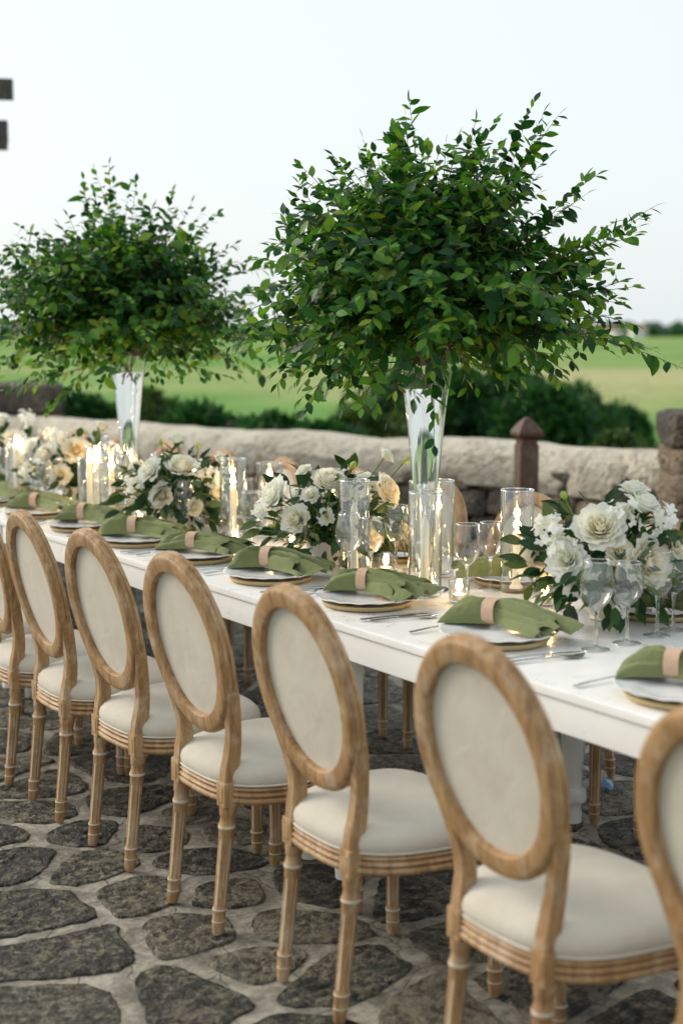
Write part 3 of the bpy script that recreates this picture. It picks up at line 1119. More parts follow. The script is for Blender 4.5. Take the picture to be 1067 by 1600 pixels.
def napkin_meshes(seed):
    """linen square gathered through a ring: pleats radiate from it, open to a wavy hem on the long side and are tucked under on the short one"""
    rr = random.Random(seed)
    m_ = MB()
    RX = -.062
    def ridge(x, k):                                # uneven pleat: steep one side, soft on the other
        f = x - math.floor(x)
        return (f / k if f < k else (1 - f) / (1 - k))
    def sheet(sgn, phi0, half, ln, corner, npl, h0, h1, amp, lift, tuck, nu=40, nv=72):
        ph, k = rr.uniform(0, 1), rr.uniform(.22, .4)
        w1, w2 = rr.uniform(0, 6), rr.uniform(0, 6)
        vs, fs = [], []
        for i in range(nu + 1):
            u = i / nu
            for j in range(nv + 1):
                v = -1 + 2 * j / nv
                a = phi0 + v * half * (.55 + .45 * u)
                L = ln * (1 + .07 * math.sin(2.3 * v + w1)) + corner[1] * max(0, 1 - abs(v - corner[0]) / .55) ** 1.4
                r_ = u * L
                dome = math.sqrt(max(0.0, 1 - abs(v) ** 2.4))
                pv = npl * (v * .5 + .5) + ph + .18 * math.sin(2.2 * u + w2 + 2 * v)
                rd = ridge(pv, k) - .5
                A = amp * (.25 + .75 * math.sin(PI * min(.15 + .75 * u, 1)))
                if tuck:
                    env = math.sqrt(max(0.0, 1 - u ** 3.2))
                    H = (h0 + (h1 - h0) * math.sin(PI * u * .8)) * env
                    A *= env
                else:
                    e = u * u * (3 - 2 * u)
                    H = h0 + (h1 - h0) * e
                    if u > .8: A *= 1 + .5 * (u - .8) / .2
                z = H * (.25 + .75 * dome) * (dome ** .35) + A * rd * (dome ** .5) * 1.3
                z += lift * (dome ** .4) * min(u * 3, 1)
                z += .0045 * nz((u * 5 + seed, v * 3, 1.7), 1.0) * dome + .002 * nz((u * 14, v * 9 + seed, .3), 1.0)
                wv = .022 * v + A * .9 * (rd if rd > 0 else rd * .4)
                x = RX + sgn * (r_ * math.cos(a) + (.010 * rd * u if not tuck else 0))
                y = wv + r_ * math.sin(a)
                zmin = .0006
                if x > .085: zmin = -.0215 * min(1, (x - .085) / .05) + .0006
                if not tuck and u > .75: z -= .010 * ((u - .75) / .25) ** 2
                vs.append((x, y, max(z, zmin)))
        for i in range(nu):
            for j in range(nv):
                q = i * (nv + 1) + j
                f_ = (q, q + 1, q + nv + 2, q + nv + 1)
                fs.append(f_ if sgn > 0 else f_[::-1])
        m_.add(vs, fs)
    v = rr.uniform
    sheet(1, R(v(-4, 4)), R(v(25, 31)), v(.185, .205), (v(-.5, .5), v(.025, .05)), v(3.2, 4.2), .052, .020, .026, 0, False)
    sheet(1, R(v(-15, -7)), R(v(13, 18)), v(.165, .185), (v(-.6, .1), v(.015, .04)), v(1.6, 2.4), .054, .028, .020, .007, False, 32, 44)
    sheet(1, R(v(8, 16)), R(v(9, 13)), v(.13, .16), (v(-.2, .5), v(.01, .03)), v(1.2, 1.8), .055, .036, .016, .010, False, 28, 36)
    sheet(-1, R(v(-5, 5)), R(v(27, 33)), v(.115, .13), (0, .01), v(2.6, 3.4), .052, .050, .022, 0, True, 30, 60)
    sheet(-1, R(v(-14, 14)), R(v(12, 16)), v(.095, .11), (0, .006), v(1.3, 1.9), .055, .054, .014, .006, True, 24, 36)
    body = m_.mesh('napkin', NAPFAB, sharp=0)
    r_ = MB()
    rings = []
    for k in range(33):
        a = 2 * PI * k / 32
        c, s_ = math.cos(a), math.sin(a)
        ring = []
        for t, xx in ((1.0, -.0165), (1.0, .0165), (1.06, .0165), (1.06, -.0165)):
            ring.append((RX + xx, (.031 * t) * math.copysign(abs(c) ** .75, c), .0315 + .031 * t * math.copysign(abs(s_) ** .8, s_)))
        rings.append(ring)
    r_.loft(rings)
    ringm = r_.mesh('napkin_ring', LEATHER, sharp=40)
    return body, ringm
NAPS = [napkin_meshes(s) for s in (1, 5, 9, 14, 23, 31)]

def cutlery(kind):
    m_ = MB()
    def strip(pts, th=.0018):
        rings = []
        for x, hw, z in pts:
            rings.append([(x, -hw, z), (x, -hw * .6, z + th), (x, hw * .6, z + th), (x, hw, z), (x, hw * .6, z - th * .6), (x, -hw * .6, z - th * .6)])
        m_.loft(rings, True, True)
    if kind == 'knife':
        strip([(-.115, .004, .004), (-.11, .0085, .004), (-.04, .006, .005), (0, .005, .005), (.008, .009, .004), (.09, .010, .004), (.112, .006, .004), (.12, .001, .004)], .0022)
    elif kind == 'fork':
        strip([(-.10, .004, .003), (-.095, .0085, .0035), (-.03, .004, .006), (.03, .0035, .007), (.045, .010, .005), (.058, .012, .004)])
        for y in (-.0095, -.0032, .0032, .0095):
            m_.tube([(.056, y, .004), (.075, y, .003), (.10, y * .95, .006)], [.0022, .002, .0012], 6)
    else:
        strip([(-.10, .004, .003), (-.095, .0085, .0035), (-.03, .004, .006), (.025, .0035, .007), (.04, .010, .005), (.055, .017, .003), (.075, .019, .002), (.092, .013, .004), (.102, .003, .006)])
    return m_.mesh(kind, SILVER, sharp=50)
CUT = {k: cutlery(k) for k in ('knife', 'fork', 'spoon')}

side_lab = {1: 'near side', -1: 'wall side'}
def setting(x, y, face, i, nm, near=True, ang=-62):
    """one place: charger, plate, napkin in its ring, cutlery"""
    rr = random.Random(100 + i + (50 if face < 0 else 0))
    tag(link('charger_plate', CHARGER, None, (x, y, TZ + .001)), 'gold charger ' + nm, 'charger', 'gold chargers')
    tag(link('dinner_plate', PLATE, None, (x, y, TZ + .0145), (0, 0, rr.uniform(0, 1))), 'white scalloped plate ' + nm, 'plate', 'white plates')
    body, ringm = NAPS[(i * 5 + (2 if face < 0 else 0)) % 6]
    rz = R(ang + rr.uniform(-9, 9)) + (0 if face > 0 else PI)
    n_ = tag(link('napkin', body, None, (x + .055 * face, y, TZ + .0335), (0, 0, rz)), 'olive linen napkin ' + nm, 'napkin', 'olive napkins on the plates')
    n_.scale = (rr.uniform(.92, 1.06), rr.choice([-1, 1]) * rr.uniform(.9, 1.08), rr.uniform(.9, 1.05))
    kid('napkin_ring', ringm, n_)
    if near:
        for kd, dy in (('knife', -.205), ('spoon', -.235), ('fork', .20)):
            tag(link(kd, CUT[kd], None, (x - .04 * face, y + dy * face, TZ + .002), (0, 0, (0 if face > 0 else PI) + R(rr.uniform(-5, 5) + (-8 if dy < 0 else 6)))),
                'polished steel ' + kd + (' right' if dy < 0 else ' left') + ' of the plate ' + nm.replace('before the chair that is cut off beside the rose bouquet', 'by the cut off chair'), kd, 'silver cutlery')
places = [(2.285, 2.13, 'before the chair that is cut off beside the rose bouquet'), (2.32, 2.80, 'at the chair beside the turned table leg'), (2.32, 3.39, 'at the second chair from the turned table leg'),
          (2.30, 3.90, 'at the third chair from the turned table leg'), (2.29, 4.39, 'at the fourth chair from the turned table leg'), (2.285, 4.85, 'at the fifth chair from the turned table leg'),
          (2.28, 5.33, 'at the sixth chair from the turned table leg'), (2.28, 5.82, 'at the seventh chair from the turned table leg'), (2.28, 6.35, 'in the near row past the candle cluster')]
for i, (x, y, nm) in enumerate(places):
    setting(x, y, 1, i, nm, ang=-48 if i == 5 else -62)
for i, (y, nm) in enumerate(FAR[:8]):
    setting(2.91, y, -1, i, 'on the wall side ' + nm, near=False)

# ------------------------------------------------------------------ glassware
def rim_ring(r_, h, t=.0018):
    m_ = MB()
    rings = []
    for k in range(45):
        a = 2 * PI * k / 44
        rings.append([((r_ + t * math.cos(b)) * math.cos(a), (r_ + t * math.cos(b)) * math.sin(a), h + t * math.sin(b)) for b in (0, PI / 3, 2 * PI / 3, PI, 4 * PI / 3, 5 * PI / 3)])
    m_.loft(rings)
    return m_.mesh('rim', SOLIDGLASS, sharp=0)
def wine_glass(hb, rb, hs):
    """bowl height, widest radius, stem height"""
    root = empty('wine_glass')
    m_ = MB()
    prof = [(.004, hs), (.010, hs + .003), (rb * .55, hs + hb * .12), (rb * .85, hs + hb * .28), (rb, hs + hb * .46), (rb * .97, hs + hb * .62), (rb * .87, hs + hb * .82), (rb * .79, hs + hb)]
    # smooth by subdivision of the profile
    for _ in range(2):
        q = [prof[0]]
        for a, b in zip(prof, prof[1:]):
            q += [(a[0] * .75 + b[0] * .25, a[1] * .75 + b[1] * .25), (a[0] * .25 + b[0] * .75, a[1] * .25 + b[1] * .75)]
        q.append(prof[-1])
        prof = q
    m_.lathe(prof, 40)
    kid('bowl', m_.mesh('bowl', GLASS, sharp=0), root)
    m_ = MB()
    rt = rb * .79
    rings = []
    for k in range(41):
        a = 2 * PI * k / 40
        rings.append([((rt + .0011 * math.cos(b)) * math.cos(a), (rt + .0011 * math.cos(b)) * math.sin(a), hs + hb + .0011 * math.sin(b)) for b in (0, PI / 3, 2 * PI / 3, PI, 4 * PI / 3, 5 * PI / 3)])
    m_.loft(rings)
    kid('rim', m_.mesh('rim', SOLIDGLASS, sharp=0), root)
    m_ = MB()
    m_.lathe([(.006, .0095), (.0042, .022), (.0036, hs * .5), (.004, hs * .85), (.0065, hs + .001), (.009, hs + .006)], 20, cap0=True, cap1=True)
    kid('stem', m_.mesh('stem', SOLIDGLASS, sharp=60), root)
    m_ = MB()
    m_.lathe([(.0345, .0006), (.0345, .0018), (.030, .0030), (.015, .0052), (.0065, .010)], 32)
    kid('foot', m_.mesh('foot', GLASS, sharp=60), root)
    kid('foot_edge', rim_ring(.0345, .0014, .001), root)
    return root
WG = wine_glass(.125, .043, .098)
WG2 = wine_glass(.112, .041, .095)
wused = {}
def place(proto, loc, label, cat, group, rz=0.0):
    o = proto if not wused.get(proto.name) else copy_tree(proto)
    wused[proto.name] = True
    o.location = loc
    o.rotation_euler = (0, 0, rz)
    return tag(o, label, cat, group)
pairs = [((2.452, 2.584), (2.568, 2.595), 'before the large cream rose bouquet'),
         ((2.61, 3.297), (2.767, 3.381), 'between the votive and the lit glass cylinder'),
         ((2.451, 3.682), (2.528, 3.672), 'before the cylinder with the unlit candle'),
         ((2.505, 4.383), (2.588, 4.416), 'beside the middle rose bouquet'),
         ((2.492, 4.860), (2.61, 4.952), 'before the bouquet with the tall ranunculus'),
         ((2.40, 5.40), (2.48, 5.36), 'beside the tapers at the sixth chair'),
         ((2.40, 6.02), (2.47, 6.10), 'past the cluster of lit tapers'),
         ((2.466, 6.673), (2.53, 6.60), 'before the bouquet nearest the broad pillar')]
for a, b, nm in pairs:
    place(WG, (*a, TZ + .001), 'tall stemmed clear wine glass ' + nm, 'wine glass', 'clear wine glasses')
    place(WG2, (*b, TZ + .001), 'shorter stemmed clear wine glass ' + nm, 'wine glass', 'clear wine glasses')
for (y, fn) in zip((2.62, 3.2, 3.78, 4.32, 4.9, 5.5, 6.1, 6.7), [f[1] for f in FAR]):
    if y == 3.2: continue
    for dx, gl, nm in ((0, WG, 'tall'), (.085, WG2, 'shorter')):
        place(gl, (2.70 + dx, y + dx * .3, TZ + .001), nm + ' clear wine glass on the wall side ' + fn, 'wine glass', 'wine glasses on the wall side')

def cylinder_glass(h, r_):
    m_ = MB()
    n = 44
    prof_o = [(.0, .0), (r_ * .9, 0), (r_, .004), (r_, .02), (r_, h - .002)]
    prof_i = [(r_ - .003, h - .002), (r_ - .003, .014), (r_ * .85, .0105), (0, .0095)]
    m_.lathe(prof_o + [(r_ - .0015, h + .0005)] + prof_i, n)
    return m_.mesh('hurricane_glass', GLASS, sharp=40)
CYL = {h: (cylinder_glass(h, .05), rim_ring(.0485, h)) for h in (.26, .285, .31)}

def flame_mesh(s):
    m_ = MB()
    prof = [(.0008, 0), (.0035, .004), (.0052, .010), (.0048, .017), (.003, .026), (.0012, .034), (.0003, .038)]
    m_.lathe([(r_ * s, z * s) for r_, z in prof], 14, cap0=True, cap1=True)
    return m_.mesh('flame', FLAME)
FLM = flame_mesh(1.35)
FLS = flame_mesh(.6)
def candle_light(parent, z, power):
    ld = bpy.data.lights.new('candle_light', 'POINT')
    ld.energy = power * 3.0
    ld.color = (1.0, .62, .26)
    ld.shadow_soft_size = .012
    o = link('candle_light', ld, parent, (0, 0, z))
    KIDS.setdefault(parent.name, []).append(o)

def taper(x, y, z, h, lit, label, r_=.0125):
    root = empty('taper_candle', (x, y, z))
    tag(root, label, 'candle', 'ivory taper candles')
    m_ = MB()
    m_.lathe([(.0, 0), (.020, 0), (.021, .004), (.017, .010), (r_ * 1.02, .016), (r_, .04), (r_ * .93, h - .02), (r_ * .86, h - .006), (r_ * .55 if lit else r_ * .35, h + (.0 if lit else .012)), (.0, h - (.002 if lit else -.014))], 20)
    kid('wax', m_.mesh('wax', WAX, sharp=60), root)
    m_ = MB(); m_.tube([(0, 0, h - .004), (.0005, 0, h + .006), (.002, .001, h + .012)], .0009, 6)
    kid('wick', m_.mesh('wick', WICK), root, loc=(0, 0, 0 if lit else .012))
    if lit:
        kid('flame', FLM, root, loc=(.001, 0, h + .004))
        candle_light(root, h + .022, .42)
hurr = [  # x, y, cylinder height, candle height, lit, what it stands by
    (2.812, 3.313, .31, .175, 1, 'beside the large cream rose bouquet'), (2.537, 3.405, .31, .215, 0, 'before the foot of the tall vase'),
    (2.56, 3.815, .31, .215, 0, 'behind the wine glasses by the middle bouquet'), (2.78, 3.66, .31, .20, 1, 'behind the foot of the tall vase'),
    (2.87, 3.86, .285, .16, 1, 'on the wall side by the tall vase'), (2.619, 4.716, .31, .20, 1, 'between the two middle bouquets'),
    (2.78, 4.72, .285, .18, 1, 'behind the middle bouquet'), (2.83, 4.36, .285, .17, 1, 'on the wall side of the middle bouquet'),
    (2.74, 5.26, .26, .17, 1, 'behind the bouquet with the tall ranunculus')]
for x, y, ch, h, lit, nm in hurr:
    o = tag(link('hurricane_glass', CYL[ch][0], None, (x, y, TZ + .001)), 'clear glass candle cylinder ' + nm, 'candle glass', 'glass candle cylinders')
    kid('rim', CYL[ch][1], o)
    taper(x, y, TZ + .0115, h, lit, ('lit' if lit else 'unlit') + ' ivory taper in the cylinder ' + nm)
cl = [(2.418, 5.575, .235, 'foremost of the candle cluster'), (2.455, 5.44, .215, 'in the candle cluster beside the wine glasses'), (2.50, 5.66, .215, 'in the middle of the candle cluster'), (2.572, 5.86, .20, 'at the back of the candle cluster'),
      (2.366, 6.276, .25, 'alone past the candle cluster'), (2.70, 5.83, .21, 'behind the compact branch dome vase'), (2.45, 6.42, .22, 'beside the lone tall taper'), (2.80, 6.35, .19, 'on the wall side past the cluster'),
      (2.56, 6.75, .21, 'before the bouquet by the broad pillar'), (2.44, 7.0, .22, 'at the bouquet by the broad pillar'), (2.72, 5.40, .18, 'between bouquet and branch dome vase'), (2.62, 5.30, .20, 'just past the bouquet with the tall ranunculus')]
for i, (x, y, h, nm) in enumerate(cl):
    ch = (.26, .285)[i % 2]
    o = tag(link('hurricane_glass', CYL[ch][0], None, (x, y, TZ + .001)), 'clear glass candle cylinder ' + nm, 'candle glass', 'glass candle cylinders')
    kid('rim', CYL[ch][1], o)
    taper(x, y, TZ + .0115, h, 1, 'lit ivory taper ' + nm)

def votive_proto():
    m_ = MB()
    m_.lathe([(0, 0), (.026, 0), (.029, .003), (.031, .065), (.030, .066), (.0285, .065), (.0265, .009), (0, .008)], 32)
    gm = m_.mesh('votive_glass', GLASS, sharp=50)
    m_ = MB(); m_.lathe([(0, 0), (.019, 0), (.0195, .016), (.0188, .016), (.0185, .012), (0, .012)], 24)
    tm = m_.mesh('tin', TIN, sharp=50)
    m_ = MB(); m_.lathe([(0, .0125), (.0183, .0125), (.012, .0135), (0, .0135)], 24)
    return gm, tm, m_.mesh('wax', WAX)
VG, VT, VW = votive_proto()
for x, y, nm in ((2.56, 3.269, 'by the wine glasses near the lit cylinder'), (2.66, 4.36, 'beside the middle bouquet'), (2.45, 5.16, 'at the fifth chair'), (2.58, 6.15, 'past the candle cluster'),
                 (2.52, 4.52, 'between the wine glasses and the middle cylinder'), (2.74, 3.10, 'behind the large cream rose bouquet'), (2.42, 5.80, 'in the candle cluster'), (2.66, 3.78, 'at the foot of the tall vase'), (2.36, 5.72, 'beside the foremost taper')):
    tag(link('votive_glass', VG, None, (x, y, TZ + .001)), 'small clear votive glass ' + nm, 'votive', 'small votive glasses')
    t = tag(empty('tealight', (x, y, TZ + .010)), 'lit tealight in the votive glass ' + nm, 'candle', 'tealights')
    kid('tin', VT, t); kid('wax', VW, t); kid('flame', FLS, t, loc=(0, 0, .014))
    candle_light(t, .030, .14)

# crumpled wrapper left on the paving
vs, fs = ICO2
mb = MB()
mb.add([Vector(v) * .021 * (1 + .45 * nz(v, 2.6, 4)) for v in vs], fs)
tag(link('crumpled_wrapper', mb.mesh('crumpled_wrapper', WRAP, False), None, (3.339, 3.449, .022)), 'small crumpled blue wrapper on the paving by a chair leg', 'litter')

# ------------------------------------------------------------------ tall vases
def vase(x, y, label):
    root = empty('trumpet_vase', (x, y, TZ + .001))
    tag(root, label, 'vase', 'tall clear trumpet vases')
    m_ = MB()
    prof = [(.0300, .14), (.0315, .20), (.0365, .30), (.0475, .42), (.0615, .55), (.0785, .67), (.0905, .735)]
    m_.lathe(prof, 56)
    kid('bowl', m_.mesh('bowl', GLASS, sharp=0), root)
    kid('rim', rim_ring(.0905, .735, .0022), root)
    m_ = MB()
    m_.lathe([(.072, 0), (.074, .003), (.070, .007), (.045, .014), (.026, .03), (.020, .05), (.022, .075), (.027, .10), (.0300, .125), (.0303, .142)], 48, cap0=True, cap1=True)
    kid('foot', m_.mesh('foot', SOLIDGLASS, sharp=60), root)
    m_ = MB()
    def rad(z):
        for (ra, za), (rb, zb) in zip(prof, prof[1:]):
            if z <= zb: return ra + (rb - ra) * (z - za) / (zb - za) - .0022
    zs = [.146 + (.608 - .146) * k / 14 for k in range(15)]
    m_.lathe([(rad(z), z) for z in zs], 56, cap0=True, cap1=True)
    kid('water', m_.mesh('water', WATER, sharp=50), root)
VA, VB = (2.60, 3.49), (2.60, 5.575)
vase(*VA, 'tall clear trumpet vase of water holding the wide ragged branch dome')
vase(*VB, 'tall clear trumpet vase of water holding the compact branch dome')

# ------------------------------------------------------------------ branch arrangements
def leaf_mesh(name, mat, ln=1.0, wd=.52, fold=.12, droop=.12):
    m_ = MB()
    st = [(0, .0), (.14, .52), (.34, .95), (.55, 1.0), (.76, .66), (.9, .3), (1.0, 0)]
    vs, fs = [], []
    for t, w_ in st:
        x = t * ln
        z = -droop * t * t
        hw = w_ * wd / 2
        vs += [(x, hw, z + fold * hw), (x, 0, z), (x, -hw, z + fold * hw)]
    for i in range(len(st) - 1):
        a = i * 3
        fs += [(a, a + 3, a + 4, a + 1), (a + 1, a + 4, a + 5, a + 2)]
    m_.add(vs, fs)
    return m_.mesh(name, mat, True, 0), vs, fs
LM, LV, LF = leaf_mesh('leaf', LEAF)
LMB, LVB, LFB = leaf_mesh('leaf', LEAFB, 1.0, .46, .15, .2)

def leaf_matrix(p, d, up, s, roll=0.0):
    x = d.normalized()
    y = up.cross(x)
    if y.length < 1e-3: y = x.orthogonal()
    y.normalize()
    z = x.cross(y)
    m = Matrix((x, y, z)).transposed().to_4x4() @ Matrix.Rotation(roll, 4, 'X') @ Matrix.Scale(s, 4)
    m.translation = p
    return m

def bez(a, b, c, t): return a * (1 - t) ** 2 + b * 2 * t * (1 - t) + c * t * t

def arrangement(base, label, seed, centre, radii, sprays, ntw=600, droop=.0):
    """branches standing in a vase: a ragged dome of leafy twigs"""
    rr = random.Random(seed)
    base = Vector(base)
    root = empty('branch_arrangement', base)
    tag(root, label, 'foliage', 'leafy branch arrangements')
    mouth = Vector((0, 0, .70))
    C = Vector(centre) - base
    leaves = []
    tw = MB()
    def twig(E, nsp, smin, smax, bow=.12, start=.42, thick=.0028):
        M = mouth + Vector((rr.uniform(-.05, .05), rr.uniform(-.05, .05), rr.uniform(-.02, .05)))
        mid = M.lerp(E, .5) + Vector((0, 0, bow)) + rdir(rr) * .05
        pts = [bez(M, mid, E, t / 9) for t in range(10)]
        tw.tube(pts, [thick * (1 - .75 * t / 9) for t in range(10)], 5, False)
        L = sum((b - a).length for a, b in zip(pts, pts[1:]))
        t = start
        k = 0
        roll0 = rr.uniform(0, 6)
        while t < 1.0:
            p = bez(M, mid, E, t)
            tg = (bez(M, mid, E, min(t + .02, 1)) - bez(M, mid, E, t - .02)).normalized()
            sd = tg.cross(Vector((0, 0, 1)))
            if sd.length < .1: sd = tg.orthogonal()
            sd.normalize()
            sd = Matrix.Rotation(rr.gauss(0, .7), 3, tg) @ sd
            sg = 1 if k % 2 else -1
            d = tg * rr.uniform(.35, .8) + sd * sg * rr.uniform(.6, 1.0) + Vector((0, 0, rr.uniform(-.5, .15))) + rdir(rr) * .25
            up = Vector((0, 0, 1)) + rdir(rr) * .65 + (p - C).normalized() * .5
            s = rr.uniform(smin, smax) * (1.0 if t < .9 else .78)
            if rr.random() < .05: s *= 1.45
            leaves.append(leaf_matrix(p, d, up, s, rr.gauss(0, .35)))
            t += nsp / L * rr.uniform(.7, 1.3)
            k += 1
        leaves.append(leaf_matrix(E, (E - mid).normalized() + rdir(rr) * .2, Vector((0, 0, 1)) + rdir(rr) * .5, smin, 0))
    for i in range(ntw):
        # even directions over the sphere
        f = (i + .5) / ntw
        z = 1 - 2 * f
        a = i * 2.399963 + rr.uniform(-.2, .2)
        s_ = math.sqrt(1 - z * z)
        d = Vector((s_ * math.cos(a), s_ * math.sin(a), z))
        n1 = nz(d, 1.5, seed) * .40 + nz(d, 3.6, seed + 3) * .24
        rad = 1 + n1
        rad *= rr.uniform(.52, 1.03) if rr.random() < .8 else rr.uniform(.95, 1.14)
        lat = VIEW.cross(Vector((0, 0, 1)))
        wide = radii[0] * (1.0 + .20 * max(0, min(1, -d.z * 2.2 + .3)) - .14 * max(0, d.z))
        E = C + Vector((d.x * wide, d.y * wide, d.z * (radii[1] if d.z > 0 else radii[2]))) * rad
        if d.z < -.25:
            E -= Vector((0, 0, .04 * rr.random()))
            if math.hypot(E.x, E.y) < .13: continue
        twig(E, .0170, .034, .060, bow=.10 + .16 * max(0, -d.z), start=.30)
    for (dx, dz, dd) in sprays:      # long sprays that leave the dome
        E = C + RIGHT * dx + VIEW * dd + Vector((0, 0, dz))
        twig(E, .020, .036, .062, bow=.05, start=.5, thick=.0026)
        for q in range(2):
            E2 = C + (E - C) * rr.uniform(.82, .95) + rdir(rr) * .07
            twig(E2, .021, .034, .058, bow=.06, start=.55, thick=.002)
    # largest in view become leaves of their own, the rest one mass
    cl = CAM - base
    def score(m):
        p = m.translation
        return (p - cl).length - .10 * abs((m.to_3x3() @ Vector((0, 0, 1))).normalized().dot((cl - p).normalized())) - 2.5 * m.to_scale().x
    leaves = [m for m in leaves if not (m.translation.z < .735 and math.hypot(m.translation.x, m.translation.y) < .19 - .12 * max(0, m.translation.z - .55))]
    leaves.sort(key=score)
    single, rest = leaves[:300], leaves[300:]
    for m in single:
        o = kid('leaf', LM, root)
        o.matrix_local = m
    mm = MB()
    lv = [Vector(v) for v in LV]
    for m in rest:
        mm.add([m @ v for v in lv], LF)
    tag(kid('leaf_mass', mm.mesh('leaf_mass', LEAF, True, 0), root), kind='stuff')
    kid('twigs', tw.mesh('twigs', TWIG, True, 0), root)
    st = MB()
    for k in range(7):
        a = k * .9 + rr.uniform(0, .4)
        st.tube([Vector((.02 * math.cos(a + 2), .02 * math.sin(a + 2), .56 + rr.uniform(0, .08))), Vector((.03 * math.cos(a), .03 * math.sin(a), .66)), Vector((.07 * math.cos(a), .07 * math.sin(a), .80)), Vector((.16 * math.cos(a), .16 * math.sin(a), 1.0))], [.0024, .0026, .0026, .002], 6)
    kid('stems', st.mesh('stems', TWIG, True, 0), root)
    return root

cA = Vector((VA[0], VA[1], 1.705)) + RIGHT * .01
arrangement((*VA, TZ), 'wide ragged dome of glossy green branches with long sprays in the tall vase', 21, cA, (.52, .40, .37),
            [(.66, .20, .0), (.62, .12, .1), (.56, -.02, -.05), (.54, -.12, .0), (.30, .50, .0), (.38, .47, .05), (.12, .43, -.1), (-.10, .41, 0), (-.20, .40, .05), (.47, .28, -.1), (-.53, -.20, -.1), (-.50, -.05, -.15), (-.40, .20, 0), (-.38, -.36, -.15), (-.22, -.37, -.2), (.25, -.30, -.15), (.40, -.24, 0), (.55, .05, .2)])
cB = Vector((VB[0], VB[1], 1.70)) - RIGHT * .03
arrangement((*VB, TZ), 'compact dome of darker green branches in the tall vase over the candle cluster', 34, cB, (.53, .31, .42),
            [(-.14, .46, 0), (-.10, .50, .05), (-.03, .52, 0), (.08, .45, 0), (.30, .37, .05), (.38, .30, 0), (.24, .40, -.1), (-.42, .18, 0), (-.50, -.02, 0), (-.45, -.40, -.15), (-.30, -.47, -.1), (-.50, -.30, 0), (.45, -.35, 0), (.50, -.10, .1), (.47, .12, 0)], ntw=600)

# ------------------------------------------------------------------ flowers
def rose_mesh(name, mats, seed, n=46, R0=.05, ruffle=1.0, openness=.62):
    """garden rose: rings of cupped petals around +Z, origin at its heart"""
    rr = random.Random(seed)
    m_ = MB()
    NU, NV = 6, 5
    for k in range(n):
        t = k / (n - 1)
        phi = k * 2.399963 + rr.uniform(-.25, .25)
        rad = R0 * (.10 + .92 * t ** .72)
        hgt = R0 * (.70 - .16 * t + rr.uniform(-.06, .06))
        wdt = (1.25 - .55 * t) * rr.uniform(.9, 1.15)
        flare = openness * (t ** 1.6) * .55
        vs, fs = [], []
        for j in range(NV + 1):
            v = j / NV
            for i in range(NU + 1):
                u = -1 + 2 * i / NU
                shape = math.sqrt(max(0, 1 - (abs(u) ** 2.6) * .85 * v)) 
                vv = v * (1 - .16 * abs(u) ** 3)
                r_ = rad * (.35 + .65 * math.sin(min(vv * 1.25, 1) * PI / 2)) + R0 * flare * vv ** 2.2
                r_ *= 1 + .05 * ruffle * math.sin(u * 5 + k) * v + .015 * ruffle * rr.uniform(-1, 1) * v
                z = -R0 * .30 + (hgt + R0 * .30) * math.sin(vv * PI / 2 * (1 - .25 * t)) - R0 * flare * .75 * vv ** 3 - R0 * .32 * t * t * (1 - .3 * v)
                a = phi + u * wdt * (.55 + .45 * math.sin(PI * (.2 + .6 * v))) * .62
                vs.append((r_ * math.cos(a), r_ * math.sin(a), z))
        for j in range(NV):
            for i in range(NU):
                a = j * (NU + 1) + i
                fs.append((a, a + 1, a + NU + 2, a + NU + 1))
        m_.add(vs, fs)
    return m_.mesh(name, mats, True, 0)
ROSES = {'cream': [rose_mesh('rose', ROSECREAM, s) for s in (1, 2)], 'peach': [rose_mesh('rose', ROSEPEACH, s, 46, .05, 1.3, .72) for s in (3, 4)],
         'white': [rose_mesh('ranunculus', ROSEWHITE, s, 38, .05, 1.5, .9) for s in (5, 6)]}

def cluster_mesh(seed):
    """airy head of small four-petalled blossoms"""
    rr = random.Random(seed)
    m_ = MB()
    for k in range(30):
        d = rdir(rr)
        if d.z < -.5: d.z = -d.z
        c = d * rr.uniform(.022, .05)
        up = (d + rdir(rr) * .5).normalized()
        x = up.orthogonal().normalized()
        x = Matrix.Rotation(rr.uniform(0, 6), 3, up) @ x
        y = up.cross(x)
        s = rr.uniform(.010, .016)
        for q in range(4):
            a = q * PI / 2
            dx = x * math.cos(a) + y * math.sin(a)
            dy = up.cross(dx)
            lift = rr.uniform(.1, .5)
            m_.add([c, c + dx * s * .5 + dy * s * .5 + up * s * lift * .5, c + dx * s * 1.1 + dy * s * .25 + up * s * lift, c + dx * s * 1.1 - dy * s * .25 + up * s * lift, c + dx * s * .5 - dy * s * .5 + up * s * lift * .5], [(0, 1, 2, 3, 4)])
    return m_.mesh('blossom_cluster', ROSEWHITE, True, 0)
CLUS = [cluster_mesh(s) for s in (1, 2, 3)]
def bud_mesh():
    m_ = MB()
    m_.lathe([(.002, 0), (.008, .006), (.011, .016), (.009, .027), (.004, .034), (.0005, .037)], 10, cap0=True)
    return m_.mesh('bud', BUDGREEN)
BUD = bud_mesh()

